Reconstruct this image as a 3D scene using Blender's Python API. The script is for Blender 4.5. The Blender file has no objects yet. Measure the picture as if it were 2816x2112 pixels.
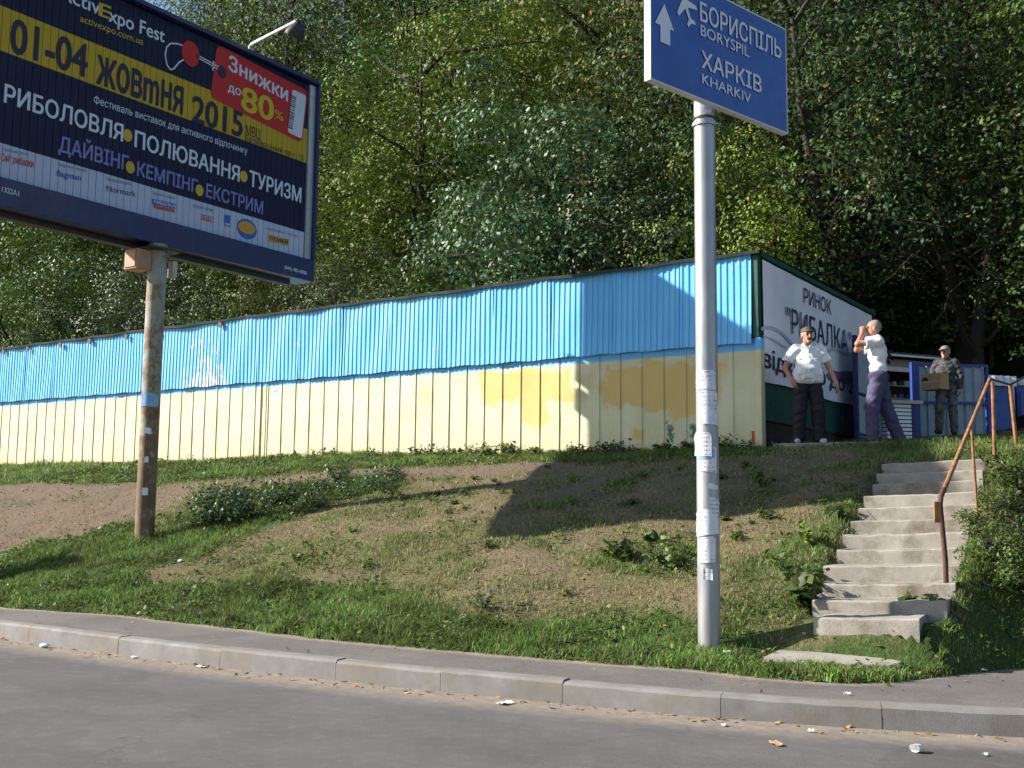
import bpy, math, random
import numpy as np
from mathutils import Vector

# ------------------------------------------------------------------ scene, camera, sky, sun, exposure
scene = bpy.context.scene
COL = scene.collection
F, CX, CY = 2973., 1408., 1056.            # photo pixels (2816 x 2112)
YAW, PITCH, ROLL, CAM_H = math.radians(34.3), math.radians(6.35), math.radians(0.6), 1.35
FW = np.array([-math.sin(YAW)*math.cos(PITCH), math.cos(YAW)*math.cos(PITCH), math.sin(PITCH)])
R0 = np.array([math.cos(YAW), math.sin(YAW), 0.]); U0 = np.cross(R0, FW)
RT = R0*math.cos(ROLL)+U0*math.sin(ROLL); UP = -R0*math.sin(ROLL)+U0*math.cos(ROLL)
CAM = np.array([0., 0., CAM_H])

cam_data = bpy.data.cameras.new('camera'); cam = bpy.data.objects.new('camera', cam_data); COL.objects.link(cam)
cam_data.sensor_width = 36; cam_data.lens = 36*F/2816; cam_data.clip_start = .05; cam_data.clip_end = 3000
from mathutils import Matrix
cam.matrix_world = Matrix(((RT[0], UP[0], -FW[0], CAM[0]), (RT[1], UP[1], -FW[1], CAM[1]), (RT[2], UP[2], -FW[2], CAM[2]), (0, 0, 0, 1)))
scene.camera = cam

SUN = np.array([-1.65, -1., 1.12]); SUN /= np.linalg.norm(SUN)      # towards the sun
world = bpy.data.worlds.new('World'); scene.world = world; world.use_nodes = True
wn = world.node_tree.nodes; sky = wn.new('ShaderNodeTexSky'); sky.sky_type = 'NISHITA'; sky.sun_disc = False
sky.sun_elevation = math.asin(SUN[2]); sky.sun_rotation = math.atan2(SUN[0], SUN[1]) % (2*math.pi)
sky.air_density = 1.0; sky.dust_density = 1.0; sky.ozone_density = 1.5
world.node_tree.links.new(sky.outputs[0], wn['Background'].inputs[0]); wn['Background'].inputs[1].default_value = .078
sun_data = bpy.data.lights.new('sun', 'SUN'); sun_data.energy = 5.0; sun_data.angle = math.radians(.53); sun_data.color = (1, .93, .82)
sun = bpy.data.objects.new('sun', sun_data); COL.objects.link(sun)
sun.rotation_euler = Vector(-SUN).to_track_quat('-Z', 'Y').to_euler(); sun.location = (-20, -10, 30)
scene.view_settings.view_transform = 'Standard'; scene.view_settings.look = 'None'
scene.view_settings.exposure = 1.17; scene.view_settings.gamma = 1.0; scene.view_settings.use_curve_mapping = False
scene.render.engine = 'CYCLES'; scene.cycles.max_bounces = 6; scene.cycles.transparent_max_bounces = 4

# ------------------------------------------------------------------ pixel -> place helpers
def ray(x, y): return FW + RT*(x-CX)/F + UP*(CY-y)/F
def atY(x, y, Y): d = ray(x, y); return CAM + d*(Y/d[1])
def atX(x, y, X): d = ray(x, y); return CAM + d*(X/d[0])
def atZ(x, y, Z): d = ray(x, y); return CAM + d*((Z-CAM_H)/d[2])
def atD(x, y, D): return CAM + ray(x, y)*D

def smooth_table(kx, ky, sig, n=600):
    xs = np.linspace(kx[0]-2, kx[-1]+2, n); ys = np.interp(xs, kx, ky); h = xs[1]-xs[0]
    m = max(1, int(3*sig/h)); k = np.exp(-.5*(np.arange(-m, m+1)*h/sig)**2); k /= k.sum()
    yp = np.concatenate([ys[0]+(np.arange(-m, 0))*(ys[1]-ys[0]), ys, ys[-1]+(np.arange(1, m+1))*(ys[-1]-ys[-2])])
    return xs, np.convolve(yp, k, 'valid')
def sst(a, b, x): t = np.clip((np.asarray(x, float)-a)/(b-a), 0, 1); return t*t*(3-2*t)
_rs = np.random.RandomState(5); _LAT = _rs.rand(128, 128)
def vnoise(x, y):
    x = np.asarray(x, float); y = np.asarray(y, float)
    i = np.floor(x).astype(int); j = np.floor(y).astype(int); u = x-i; v = y-j; u = u*u*(3-2*u); v = v*v*(3-2*v)
    g = lambda a, b: _LAT[a % 128, b % 128]
    return (g(i, j)*(1-u)+g(i+1, j)*u)*(1-v)+(g(i, j+1)*(1-u)+g(i+1, j+1)*u)*v
def fbm(x, y, o=4):
    s = 0; a = .5
    for k in range(o): s = s+a*vnoise(np.asarray(x)*2**k+17*k, np.asarray(y)*2**k+31*k); a *= .5
    return s/(1-.5**o)

KERB_X = [-60, -12, -10.2, -8.3, -7.05, -5.85, -4.67, -3.97, -2.89, -2.2, -1.2, .2, 3, 8, 14]
KERB_Y = [5.9, 6.07, 6.08, 6.09, 6.13, 6.22, 6.36, 6.47, 6.63, 6.83, 7.2, 7.8, 9.2, 12.2, 16]
_kx, _ky = smooth_table(KERB_X, KERB_Y, .35, 1500)
def kerbY(X): return np.interp(X, _kx, _ky)
BACK_X = [-70, -14, -11.5, -10.1, -8.5, -6.8, -5.3, -4.2, -3.5, -3.0, -2.4, -2.06, -1.9, -1.5, 0, 4, 14]
BACK_Y = [6.7, 6.85, 6.9, 7.22, 7.16, 7.09, 7.22, 7.35, 7.5, 7.42, 7.52, 7.83, 8.4, 9.2, 10.6, 14, 22]
_bx, _by = smooth_table(BACK_X, BACK_Y, .12, 3000)
def backY(X): return np.interp(X, _bx, _by)+.05*(fbm(np.asarray(X)*2.3, 3.1, 3)-.5)
_pl = smooth_table([7, 8, 9.5, 10.5, 12, 13, 14.9, 15.5, 18, 22, 24], [.15, .40, .86, 1.2, 1.65, 1.88, 2.20, 2.27, 2.42, 2.75, 2.9], .25)
_pr = smooth_table([7, 7.6, 7.95, 8.25, 8.45, 8.65, 9.23, 12.96, 14.0, 15.5, 18, 22, 24], [.15, .17, .205, .28, .385, .47, .67, 1.82, 2.06, 2.26, 2.42, 2.76, 2.9], .08)
def terr(X, Y, fine=True):
    X = np.asarray(X, float); Y = np.asarray(Y, float); yb = backY(X); s = Y-yb
    Y1 = Y-(yb-7.0)*np.clip(1-s/3, 0, 1)
    zl = np.interp(Y1, *_pl); zr = np.interp(Y, *_pr)
    w = sst(-5.8, -4.6, X); z = zl*(1-w)+zr*w
    z = z+.26*sst(-1.95, -1.0, X)*sst(9.2, 10.4, Y)*(1-sst(13, 15, Y))        # bank to the right of the stairs
    xl = -3.14-.112*(Y-9.23); z = z-.14*sst(xl-.15, xl+.12, X)*(1-sst(xl+1.0, xl+1.22, X))*sst(8.6, 9.0, Y)*(1-sst(13.2, 13.6, Y))-.07*sst(-3.3, -3.1, X)*(1-sst(-2.1, -1.95, X))*sst(7.5, 7.6, Y)*(1-sst(8.25, 8.4, Y))
    if fine:
        z = z+.10*(fbm(X*.7, Y*.7)-.5)*sst(.2, 1.2, s)*(1-.7*sst(14, 15, Y))+.05*(fbm(X*3, Y*3)-.5)*sst(.1, .6, s)
    z = np.minimum(z, .16+.42*np.clip(s, 0, 9)+.5*np.clip(s-2.2, 0, 9)); yl = 7.80+.55*(X+3.14); ye = np.minimum(yl+.42, 8.36+.11*(X+3)); cv = sst(-3.35, -3.2, X)*(1-sst(-2.05, -1.85, X))*(1-sst(ye-.14, ye+.06, Y)); z = z*(1-cv)+cv*np.minimum(z, .165+.12*np.clip(Y-yl, 0, 1)); z = np.where(s < .12, .125+.04*np.clip(s/.12, 0, 1), np.maximum(z, .165))
    hill = np.clip(Y-23.5, 0, None); z = z+np.where(hill < 4, .11*hill**2, .11*16+.66*(hill-4))
    return z
def gp(x, y):
    d = ray(x, y); ts = np.linspace(5, 60, 4000); P = CAM+d[None]*ts[:, None]
    g = np.where(P[:, 1] < backY(P[:, 0]), np.where(P[:, 1] < kerbY(P[:, 0]), 0, .15), terr(P[:, 0], P[:, 1]))
    k = np.argmax(P[:, 2] < g)
    return np.array([P[k, 0], P[k, 1], g[k]])

# ------------------------------------------------------------------ materials
def S(r, g, b):
    f = lambda c: (c/255/12.92 if c/255 <= .04045 else ((c/255+.055)/1.055)**2.4)
    return (f(r), f(g), f(b))
class NT:
    def __init__(s, name):
        s.m = bpy.data.materials.new(name); s.m.use_nodes = True; s.t = s.m.node_tree; s.b = s.t.nodes['Principled BSDF']
    def n(s, typ, **kw):
        nd = s.t.nodes.new(typ)
        for k, v in kw.items(): setattr(nd, k, v)
        return nd
    def l(s, a, b): s.t.links.new(a, b)
    def set(s, i, v):
        if hasattr(v, 'is_linked') or isinstance(v, bpy.types.NodeSocket): s.l(v, s.b.inputs[i])
        else: s.b.inputs[i].default_value = (*v, 1) if isinstance(v, tuple) and len(v) == 3 else v
    def coord(s, kind='Object'): return s.n('ShaderNodeTexCoord').outputs[kind]
    def pos(s): return s.n('ShaderNodeNewGeometry').outputs['Position']
    def noise(s, vec, scale, detail=4, rough=.6, dist=0):
        nd = s.n('ShaderNodeTexNoise'); nd.inputs['Scale'].default_value = scale; nd.inputs['Detail'].default_value = detail
        nd.inputs['Roughness'].default_value = rough; nd.inputs['Distortion'].default_value = dist
        if vec is not None: s.l(vec, nd.inputs['Vector'])
        return nd.outputs['Fac']
    def ramp(s, fac, stops, interp='LINEAR'):
        nd = s.n('ShaderNodeValToRGB'); nd.color_ramp.interpolation = interp; e = nd.color_ramp.elements
        while len(e) < len(stops): e.new(.5)
        for el, (p, c) in zip(e, stops):
            el.position = p; el.color = (*c, 1) if isinstance(c, tuple) else (c, c, c, 1)
        s.l(fac, nd.inputs[0]); return nd.outputs[0]
    def mix(s, fac, a, b, mode='MIX'):
        nd = s.n('ShaderNodeMix', data_type='RGBA', blend_type=mode)
        for i, v in ((0, fac), (6, a), (7, b)):
            if isinstance(v, bpy.types.NodeSocket): s.l(v, nd.inputs[i])
            elif isinstance(v, tuple): nd.inputs[i].default_value = (*v, 1)
            else: nd.inputs[i].default_value = v
        return nd.outputs[2]
    def math(s, op, a, b=None, c=None, clamp=False):
        nd = s.n('ShaderNodeMath', operation=op, use_clamp=clamp)
        for i, v in enumerate((a, b, c)):
            if v is None: continue
            if isinstance(v, bpy.types.NodeSocket): s.l(v, nd.inputs[i])
            else: nd.inputs[i].default_value = v
        return nd.outputs[0]
    def xyz(s, vec):
        nd = s.n('ShaderNodeSeparateXYZ'); s.l(vec, nd.inputs[0]); return nd.outputs
    def scaled(s, vec, v):
        nd = s.n('ShaderNodeVectorMath', operation='MULTIPLY'); s.l(vec, nd.inputs[0]); nd.inputs[1].default_value = v; return nd.outputs[0]
    def bump(s, h, strength=.3, dist=.01):
        nd = s.n('ShaderNodeBump'); nd.inputs['Strength'].default_value = strength; nd.inputs['Distance'].default_value = dist
        s.l(h, nd.inputs['Height']); s.l(nd.outputs[0], s.b.inputs['Normal'])
    def attr(s, name, out='Fac'): nd = s.n('ShaderNodeAttribute'); nd.attribute_name = name; return nd.outputs[out]
def pm(name, col, rough=.7, var=.18, scale=6., metal=0., bump=.15, bs=60., bd=.003, dirt=None, dirt_amt=.5, coord='Object', spec=.4):
    m = NT(name); v = m.coord(coord) if coord != 'pos' else m.pos()
    n1 = m.noise(v, scale, 5)
    c = m.ramp(n1, [(.25, tuple(x*(1-var) for x in col)), (.75, tuple(min(1, x*(1+var)) for x in col))])
    if dirt is not None:
        n2 = m.noise(v, scale*.45, 6, .7); f = m.ramp(n2, [(.48, 0.), (.66, dirt_amt)]); c = m.mix(f, c, dirt)
    m.set('Base Color', c); m.set('Metallic', metal); m.set('Specular IOR Level', spec)
    n3 = m.noise(v, scale*2.5, 3); m.set('Roughness', m.ramp(n3, [(.3, max(0, rough-.1)), (.7, min(1, rough+.1))]))
    if bump: m.bump(m.noise(v, bs, 3), bump, bd)
    return m.m
M = {}

# asphalt road with dust along the kerb (dust is a mesh attribute)
def asphalt(name, base, dusty):
    m = NT(name); v = m.pos()
    n = m.noise(v, 1.1, 5); n2 = m.noise(v, 140, 2); n3 = m.noise(v, 9, 5, .65)
    vv = m.scaled(v, (1.0, 7.0, 1.0)); n4 = m.noise(vv, .35, 4)
    c = m.ramp(n, [(.3, tuple(x*.82 for x in base)), (.7, tuple(x*1.18 for x in base))])
    c = m.mix(m.ramp(n4, [(.42, 0.), (.75, .35)]), c, tuple(x*.72 for x in base))
    c = m.mix(.55, c, m.ramp(n2, [(.3, (.42, .42, .42)), (.55, (1, 1, 1)), (.72, (1.9, 1.85, 1.8))]), 'MULTIPLY')
    vo = m.n('ShaderNodeTexVoronoi', feature='DISTANCE_TO_EDGE'); vo.inputs['Scale'].default_value = .55
    wp = m.n('ShaderNodeVectorMath', operation='ADD'); nv = m.n('ShaderNodeTexNoise'); nv.inputs['Scale'].default_value = 2.2; nv.inputs['Detail'].default_value = 5; m.l(v, nv.inputs['Vector']); m.l(v, wp.inputs[0]); m.l(nv.outputs['Color'], wp.inputs[1]); m.l(wp.outputs[0], vo.inputs['Vector'])
    ck = m.math('MULTIPLY', m.ramp(vo.outputs['Distance'], [(.0, 1.), (.006, .0)]), m.ramp(m.noise(v, .45, 2), [(.50, 0.), (.58, .4)])); c = m.mix(ck, c, (.025, .023, .022))
    pt = m.ramp(m.noise(v, .32, 2, .5, .6), [(.565, 0.), (.58, .38)]); c = m.mix(pt, c, tuple(x*.62 for x in base))
    d = m.attr('dust'); d = m.math('ADD', d, m.math('MULTIPLY', m.math('SUBTRACT', n3, .5), .9)); d = m.math('MULTIPLY', d, dusty, clamp=True)
    c = m.mix(d, c, m.ramp(n3, [(.3, (.23, .19, .145)), (.7, (.34, .285, .22))]))
    m.set('Base Color', c); m.set('Roughness', .88); m.set('Specular IOR Level', .25); m.bump(n2, .5, .004); return m.m
M['road'] = asphalt('road_asphalt', (.106, .103, .104), .62)
M['walk'] = asphalt('sidewalk_asphalt', (.135, .125, .118), .8)
M['kerb'] = pm('kerb_granite', (.185, .181, .177), .85, .25, 5, bump=.4, bs=90, dirt=(.17, .145, .115), dirt_amt=.7)
M['concrete'] = pm('worn_concrete', (.275, .257, .225), .92, .25, 5, bump=.6, bs=70, bd=.005, dirt=(.12, .095, .07), dirt_amt=.85, coord='pos')
# soil / dry grass ground
m = NT('ground_soil'); v = m.pos(); g = m.attr('green'); bare = m.attr('bare')
n = m.noise(v, 2.2, 6, .65); n2 = m.noise(v, 26, 4, .7); n3 = m.noise(v, 90, 2)
soil = m.ramp(n2, [(.25, (.10, .072, .05)), (.55, (.175, .13, .095)), (.8, (.27, .21, .158))])
dry = m.ramp(n2, [(.25, (.065, .062, .028)), (.5, (.15, .135, .066)), (.78, (.27, .24, .13))])
grn = m.ramp(n2, [(.25, (.022, .038, .012)), (.55, (.05, .085, .022)), (.8, (.10, .14, .045))])
c = m.mix(m.math('ADD', bare, m.math('MULTIPLY', m.math('SUBTRACT', n, .5), .8), clamp=True), dry, soil)
c = m.mix(m.math('ADD', g, m.math('MULTIPLY', m.math('SUBTRACT', n, .5), 1.1), clamp=True), c, grn)
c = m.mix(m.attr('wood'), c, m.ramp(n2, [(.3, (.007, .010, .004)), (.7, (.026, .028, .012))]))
m.set('Base Color', c); m.set('Roughness', .95); m.set('Specular IOR Level', .1)
m.bump(m.math('ADD', n2, m.math('MULTIPLY', n3, .5)), .9, .03); M['ground'] = m.m
M['far_ground'] = pm('far_ground', (.12, .10, .06), .95, .3, .5, bump=0)
# grass: colour per blade from attribute
m = NT('grass_blades'); ca = m.attr('gcol', 'Color'); m.set('Base Color', ca); m.set('Roughness', .6); m.set('Specular IOR Level', .25)
tr = m.n('ShaderNodeBsdfTranslucent'); m.l(ca, tr.inputs[0]); mx = m.n('ShaderNodeMixShader'); mx.inputs[0].default_value = .3
m.l(m.b.outputs[0], mx.inputs[1]); m.l(tr.outputs[0], mx.inputs[2]); m.l(mx.outputs[0], m.t.nodes['Material Output'].inputs[0]); M['grass'] = m.m
def leafmat(name, stops, rough=.58, trans=.14, spec=.25):
    m = NT(name); r = m.attr('rnd'); oi = m.n('ShaderNodeObjectInfo').outputs['Random']
    c = m.ramp(r, stops)
    hs = m.n('ShaderNodeHueSaturation'); m.l(c, hs.inputs['Color'])
    m.l(m.math('ADD', .485, m.math('MULTIPLY', oi, .03)), hs.inputs['Hue']); m.l(m.math('ADD', .75, m.math('MULTIPLY', oi, .5)), hs.inputs['Value'])
    c = hs.outputs[0]; m.set('Base Color', c); m.set('Roughness', rough); m.set('Specular IOR Level', spec)
    tr = m.n('ShaderNodeBsdfTranslucent'); m.l(m.mix(.5, c, (.16, .19, .03)), tr.inputs[0]); mx = m.n('ShaderNodeMixShader'); mx.inputs[0].default_value = trans
    m.l(m.b.outputs[0], mx.inputs[1]); m.l(tr.outputs[0], mx.inputs[2]); m.l(mx.outputs[0], m.t.nodes['Material Output'].inputs[0]); return m.m
M['leaf_green'] = leafmat('leaf_green', [(0, (.016, .048, .007)), (.5, (.046, .112, .014)), (.95, (.100, .185, .024)), (1, (.22, .20, .03))])
M['leaf_yellow'] = leafmat('leaf_yellow_green', [(0, (.036, .074, .007)), (.5, (.098, .165, .014)), (.9, (.185, .235, .022)), (1, (.30, .22, .03))])
M['leaf_blue'] = leafmat('leaf_blue_green', [(0, (0.0131, 0.0415, 0.0144)), (.5, (0.0392, 0.0945, 0.0346)), (.93, (0.0925, 0.1670, 0.0672)), (1, (0.1850, 0.1728, 0.0288))], .5, .15, .42)
M['leaf_brown'] = leafmat('leaf_autumn', [(0, (.032, .045, .007)), (.5, (.098, .112, .014)), (.88, (.17, .145, .02)), (1, (.26, .11, .02))])
M['leaf_dark'] = leafmat('leaf_dark', [(0, (0.0100, 0.0260, 0.0080)), (.5, (0.0279, 0.0599, 0.0170)), (.84, (0.0659, 0.1078, 0.0300)), (.93, (0.1597, 0.0699, 0.0200)), (1, (0.1997, 0.1498, 0.0200))])
M['leaf_weed'] = leafmat('leaf_weed', [(0, (.03, .055, .015)), (.5, (.065, .115, .025)), (1, (.15, .17, .05))], .5, .25)
M['dead_leaf'] = leafmat('dead_leaf', [(0, (.10, .06, .025)), (.6, (.20, .12, .045)), (.85, (.30, .20, .07)), (1, (.38, .30, .10))], .8, .1, .1)
M['bark'] = pm('bark', (.035, .027, .02), .95, .4, 9, bump=.9, bs=35, bd=.02)
M['twig'] = pm('twig', (.05, .042, .033), .9, .3, 9, bump=0)

# shed paint: cream below, blue above, patches of mustard repaint, graffiti
KS = 14.9/14.5
def shed_pos(m):
    nd = m.n('ShaderNodeVectorMath', operation='MULTIPLY_ADD'); m.l(m.pos(), nd.inputs[0]); nd.inputs[1].default_value = (1/KS,)*3; nd.inputs[2].default_value = (0, 0, CAM_H*(1-1/KS)); return nd.outputs[0]
def box_mask(m, p, x0, x1, z0, z1, soft, nz, amt):
    X, Y, Z = p[0], p[1], p[2]
    X = m.math('ADD', X, m.math('MULTIPLY', m.math('SUBTRACT', nz, .5), amt)); Z = m.math('ADD', Z, m.math('MULTIPLY', m.math('SUBTRACT', nz, .5), -amt))
    def ramp01(v, a, s): return m.math('MULTIPLY', m.math('SUBTRACT', v, a), 1/s, clamp=True)
    f = m.math('MULTIPLY', ramp01(X, x0, soft), m.math('SUBTRACT', 1, ramp01(X, x1-soft, soft)))
    f = m.math('MULTIPLY', f, ramp01(Z, z0, soft)); return m.math('MULTIPLY', f, m.math('SUBTRACT', 1, ramp01(Z, z1-soft, soft)))
m = NT('cream_blue_paint'); v = shed_pos(m); p = m.xyz(v); n = m.noise(v, 1.6, 5); nn = m.noise(v, 3.0, 2); n3 = m.noise(v, 12, 4, .7)
cream = m.ramp(n, [(.25, (.53, .50, .31)), (.55, (.62, .595, .40)), (.8, (.69, .67, .48))])
drt = m.math('MULTIPLY', m.math('SUBTRACT', 2.75, p[2]), 1.1, clamp=True)      # splashed dirt low on the sheets
drt = m.math('MULTIPLY', drt, m.ramp(n3, [(.3, 0.), (.7, .85)])); cream = m.mix(drt, cream, (.40, .33, .17))
stk = m.ramp(m.noise(m.scaled(v, (5, 1, .35)), 2.2, 5, .7), [(.55, 0.), (.75, .35)]); cream = m.mix(stk, cream, (.44, .38, .22))
must = m.ramp(m.noise(v, 1.2, 3), [(.3, (.56, .385, .085)), (.7, (.63, .455, .14))])
f = box_mask(m, p, -10.55, -8.75, 2.98, 3.54, .05, nn, .55)
f = m.math('MAXIMUM', f, box_mask(m, p, -9.72, -9.2, 2.55, 3.2, .08, nn, .45))
f = m.math('MAXIMUM', f, box_mask(m, p, -8.22, -6.2, 2.80, 3.54, .07, nn, .6))
f = m.math('MAXIMUM', f, box_mask(m, p, -7.15, -6.55, 2.62, 3.2, .08, nn, .5))
f = m.math('MAXIMUM', f, box_mask(m, p, -7.72, -7.45, 2.30, 2.52, .06, n3, .25))
c = m.mix(m.math('MULTIPLY', f, .8), cream, must)
f2 = box_mask(m, p, -8.85, -8.3, 2.95, 3.55, .15, nn, .4); f2 = m.math('MAXIMUM', f2, box_mask(m, p, -11.9, -11.5, 3.0, 3.45, .1, n3, .5))  # olive patch between the mustard ones: paint plus shadow put into the colour
c = m.mix(m.math('MULTIPLY', f2, .42), c, (.36, .33, .16))
gr = box_mask(m, p, -7.12, -6.98, 2.28, 2.58, .05, n3, .35); gr = m.math('MAXIMUM', gr, box_mask(m, p, -6.75, -6.60, 2.30, 2.56, .05, n3, .35))
c = m.mix(m.math('MULTIPLY', gr, 1.0, clamp=True), c, (.02, .14, .075))
rd = box_mask(m, p, -5.79, -5.735, 2.22, 2.42, .01, n3, .05); c = m.mix(rd, c, (.5, .05, .02))
blu = m.ramp(n, [(.25, (.11, .42, .80)), (.75, (.155, .50, .88))])
zz = m.math('ADD', p[2], m.math('MULTIPLY', m.math('SUBTRACT', n3, .5), .02)); isb = m.math('MULTIPLY', m.math('SUBTRACT', zz, 3.553), 60, clamp=True)
c = m.mix(isb, c, blu); sc_ = m.ramp(m.noise(m.scaled(v, (3, 3, 1)), 7, 5, .8), [(.70, 0.), (.74, .55)])
c = m.mix(m.math('MULTIPLY', sc_, .5), c, (.40, .33, .22)); m.set('Base Color', c); m.set('Roughness', .5); m.set('Specular IOR Level', .35)
m.bump(n, .25, .03); M['panel'] = m.m
m = NT('blue_sheet_paint'); v = shed_pos(m); p = m.xyz(v); n = m.noise(v, 1.3, 5); n3 = m.noise(m.scaled(v, (1.5, 1, .6)), 6, 6, .75)
c = m.ramp(n, [(.25, (.11, .45, .84)), (.75, (.155, .54, .90))])
reg = box_mask(m, p, -18.2, -16.5, 3.2, 4.9, .3, n, .3); low = m.math('MULTIPLY', m.math('SUBTRACT', 4.35, p[2]), 1.2, clamp=True)
th = m.math('SUBTRACT', .665, m.math('MULTIPLY', reg, m.math('ADD', .10, m.math('MULTIPLY', low, .13))))
peel = m.math('MULTIPLY', m.math('SUBTRACT', n3, th), 60, clamp=True)
c = m.mix(peel, c, m.ramp(m.noise(v, 30, 3), [(.36, (.12, .10, .09)), (.46, (.70, .72, .74)), (.8, (.80, .82, .82))]))
fad = m.noise(m.scaled(v, (2.4, 1, .25)), 1.4, 4); c = m.mix(m.ramp(fad, [(.5, 0.), (.8, .30)]), c, (.30, .56, .82))
m.set('Base Color', c); m.set('Roughness', .42); m.set('Specular IOR Level', .45); M['blue_sheet'] = m.m
M['roof'] = pm('roof_sheet', (.035, .045, .045), .7, .3, 3, dirt=(.08, .06, .045))
M['green'] = pm('green_paint', (.012, .075, .052), .5, .2, 4, bump=.1, dirt=(.03, .05, .035))
M['plinth'] = pm('dark_plinth', (.035, .026, .02), .9, .3, 7)
M['banner'] = pm('banner_vinyl', (.80, .81, .86), .45, .05, 1.5, bump=.1, bs=4, bd=.02, dirt=(.50, .50, .52), dirt_amt=.35)
M['print_navy'] = pm('print_navy', (.030, .030, .085), .5, .1, 6, bump=0)
M['fish_line'] = pm('fish_line', (.45, .49, .58), .5, .1, 6, bump=0)
M['fish_body'] = pm('fish_body', (.13, .14, .26), .5, .25, 6, bump=0)
# billboard
M['frame_blue'] = pm('frame_blue', (.012, .018, .080), .4, .12, 5, bump=.05, dirt=(.03, .035, .08), spec=.5)
M['silver'] = pm('silver_strip', (.42, .45, .46), .35, .1, 10, metal=.4, bump=0)
M['dark_metal'] = pm('dark_metal', (.035, .033, .032), .6, .2, 10, bump=0)
def pr(name, col, rough=.5): return pm(name, col, rough, .06, 9, bump=0, spec=.35)
M['p_white'] = pr('print_white', (.55, .60, .70)); M['p_yellow'] = pr('print_yellow', (.48, .345, .025)); M['p_dark'] = pr('print_dark', (.016, .015, .035))
M['p_lav'] = pr('print_lavender', (.17, .185, .44)); M['p_red'] = pr('print_red', (.44, .016, .014)); M['p_lemon'] = pr('print_lemon', (.52, .43, .012))
M['p_blue'] = pr('print_blue', (.04, .11, .42)); M['p_orange'] = pr('print_orange', (.55, .27, .025)); M['p_grey'] = pr('print_grey', (.20, .21, .25)); M['p_redsoft'] = pr('print_red_soft', (.48, .07, .05))
m = NT('rusty_pole'); v = m.pos(); n = m.noise(m.scaled(v, (1, 1, .8)), 5, 7, .72); p = m.xyz(v)
hgt = m.math('MULTIPLY', m.math('SUBTRACT', 4.0, p[2]), .045); k = m.math('ADD', n, hgt)
c = m.ramp(k, [(.38, (.30, .31, .28)), (.50, (.27, .25, .20)), (.56, (.20, .135, .075)), (.68, (.12, .07, .038)), (.85, (.17, .085, .04))])
m.set('Base Color', c); m.set('Roughness', .75); m.bump(n, .4, .01); M['rusty'] = m.m
m = NT('galvanised_pole'); v = m.pos(); n = m.noise(m.scaled(v, (1, 1, .25)), 9, 5); n2 = m.noise(v, 60, 2)
c = m.ramp(n, [(.3, (.26, .275, .295)), (.7, (.42, .435, .455))]); p = m.xyz(v); dd = m.math('MULTIPLY', m.math('SUBTRACT', 1.0, p[2]), .6, clamp=True)
c = m.mix(m.math('MULTIPLY', dd, .6), c, (.25, .225, .19)); m.set('Base Color', c); m.set('Metallic', .5); m.set('Roughness', .45); m.bump(n2, .1, .002); M['galv'] = m.m
M['paper'] = pm('paper', (.72, .74, .80), .8, .12, 14, bump=.3, bs=40, dirt=(.5, .52, .56), dirt_amt=.4)
m = NT('printed_notice'); v = m.pos(); p = m.xyz(v); n = m.noise(v, 11, 5); ln = m.math('SINE', m.math('MULTIPLY', p[2], 190)); n2 = m.noise(m.scaled(v, (1, 1, .12)), 70, 2)
tx = m.math('MULTIPLY', m.ramp(ln, [(.35, 0.), (.6, 1.)]), m.ramp(n2, [(.46, 0.), (.54, 1.)])); blk_ = m.ramp(m.noise(v, 5, 2), [(.42, 0.), (.5, .65)])
c = m.ramp(n, [(.3, (.55, .57, .63)), (.7, (.74, .76, .80))]); c = m.mix(m.math('MULTIPLY', tx, blk_), c, (.12, .12, .16)); c = m.mix(m.ramp(m.noise(v, 19, 5, .7), [(.60, 0.), (.66, .6)]), c, (.33, .34, .35))
m.set('Base Color', c); m.set('Roughness', .8); m.bump(n, .3, .006); M['notice'] = m.m
M['paper_blue'] = pm('paper_blue', (.22, .40, .62), .8, .3, 14, bump=.2)
M['tan_box'] = pm('tan_box', (.40, .22, .13), .6, .15, 8, dirt=(.25, .14, .08))
M['sign_blue'] = pm('sign_blue', (.013, .075, .33), .35, .12, 2.5, bump=.03, spec=.5)
M['sign_white'] = pm('sign_white', (.62, .66, .74), .4, .05, 6, bump=0)
M['sign_edge'] = pm('sign_edge', (.62, .63, .62), .5, .1, 6, bump=0)
M['rust_rail'] = pm('rust_rail', (.27, .135, .055), .85, .45, 14, bump=.5, bs=50, dirt=(.10, .055, .04), dirt_amt=.8, coord='pos')
M['rust_dark'] = pm('rust_dark', (.085, .042, .03), .85, .4, 14, bump=.4, bs=50, coord='pos')
M['gate_blue'] = pm('gate_blue', (.022, .055, .30), .45, .2, 7, dirt=(.05, .06, .15))
M['gate_navy'] = pm('gate_navy', (.014, .022, .085), .5, .2, 7)
M['gate_sheet'] = pm('gate_sheet', (.28, .335, .40), .5, .12, 5, dirt=(.2, .22, .25), spec=.5)
M['white_slat'] = pm('white_plastic', (.78, .78, .80), .5, .08, 6, bump=0)
M['beige'] = pm('beige_board', (.42, .38, .31), .7, .15, 6)
M['zinc'] = pm('zinc_roof', (.44, .47, .49), .35, .25, 12, metal=.6, dirt=(.2, .2, .2))
M['dark'] = pm('dark_interior', (.012, .012, .012), .9, .2, 5, bump=0)
M['bin_blue'] = pm('bin_blue', (.018, .085, .36), .4, .15, 5, spec=.5)
M['cardboard'] = pm('cardboard', (.40, .27, .13), .85, .12, 8, bump=.15)
M['ink'] = pm('ink', (.03, .022, .02), .8, .2, 20, bump=0)
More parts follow.
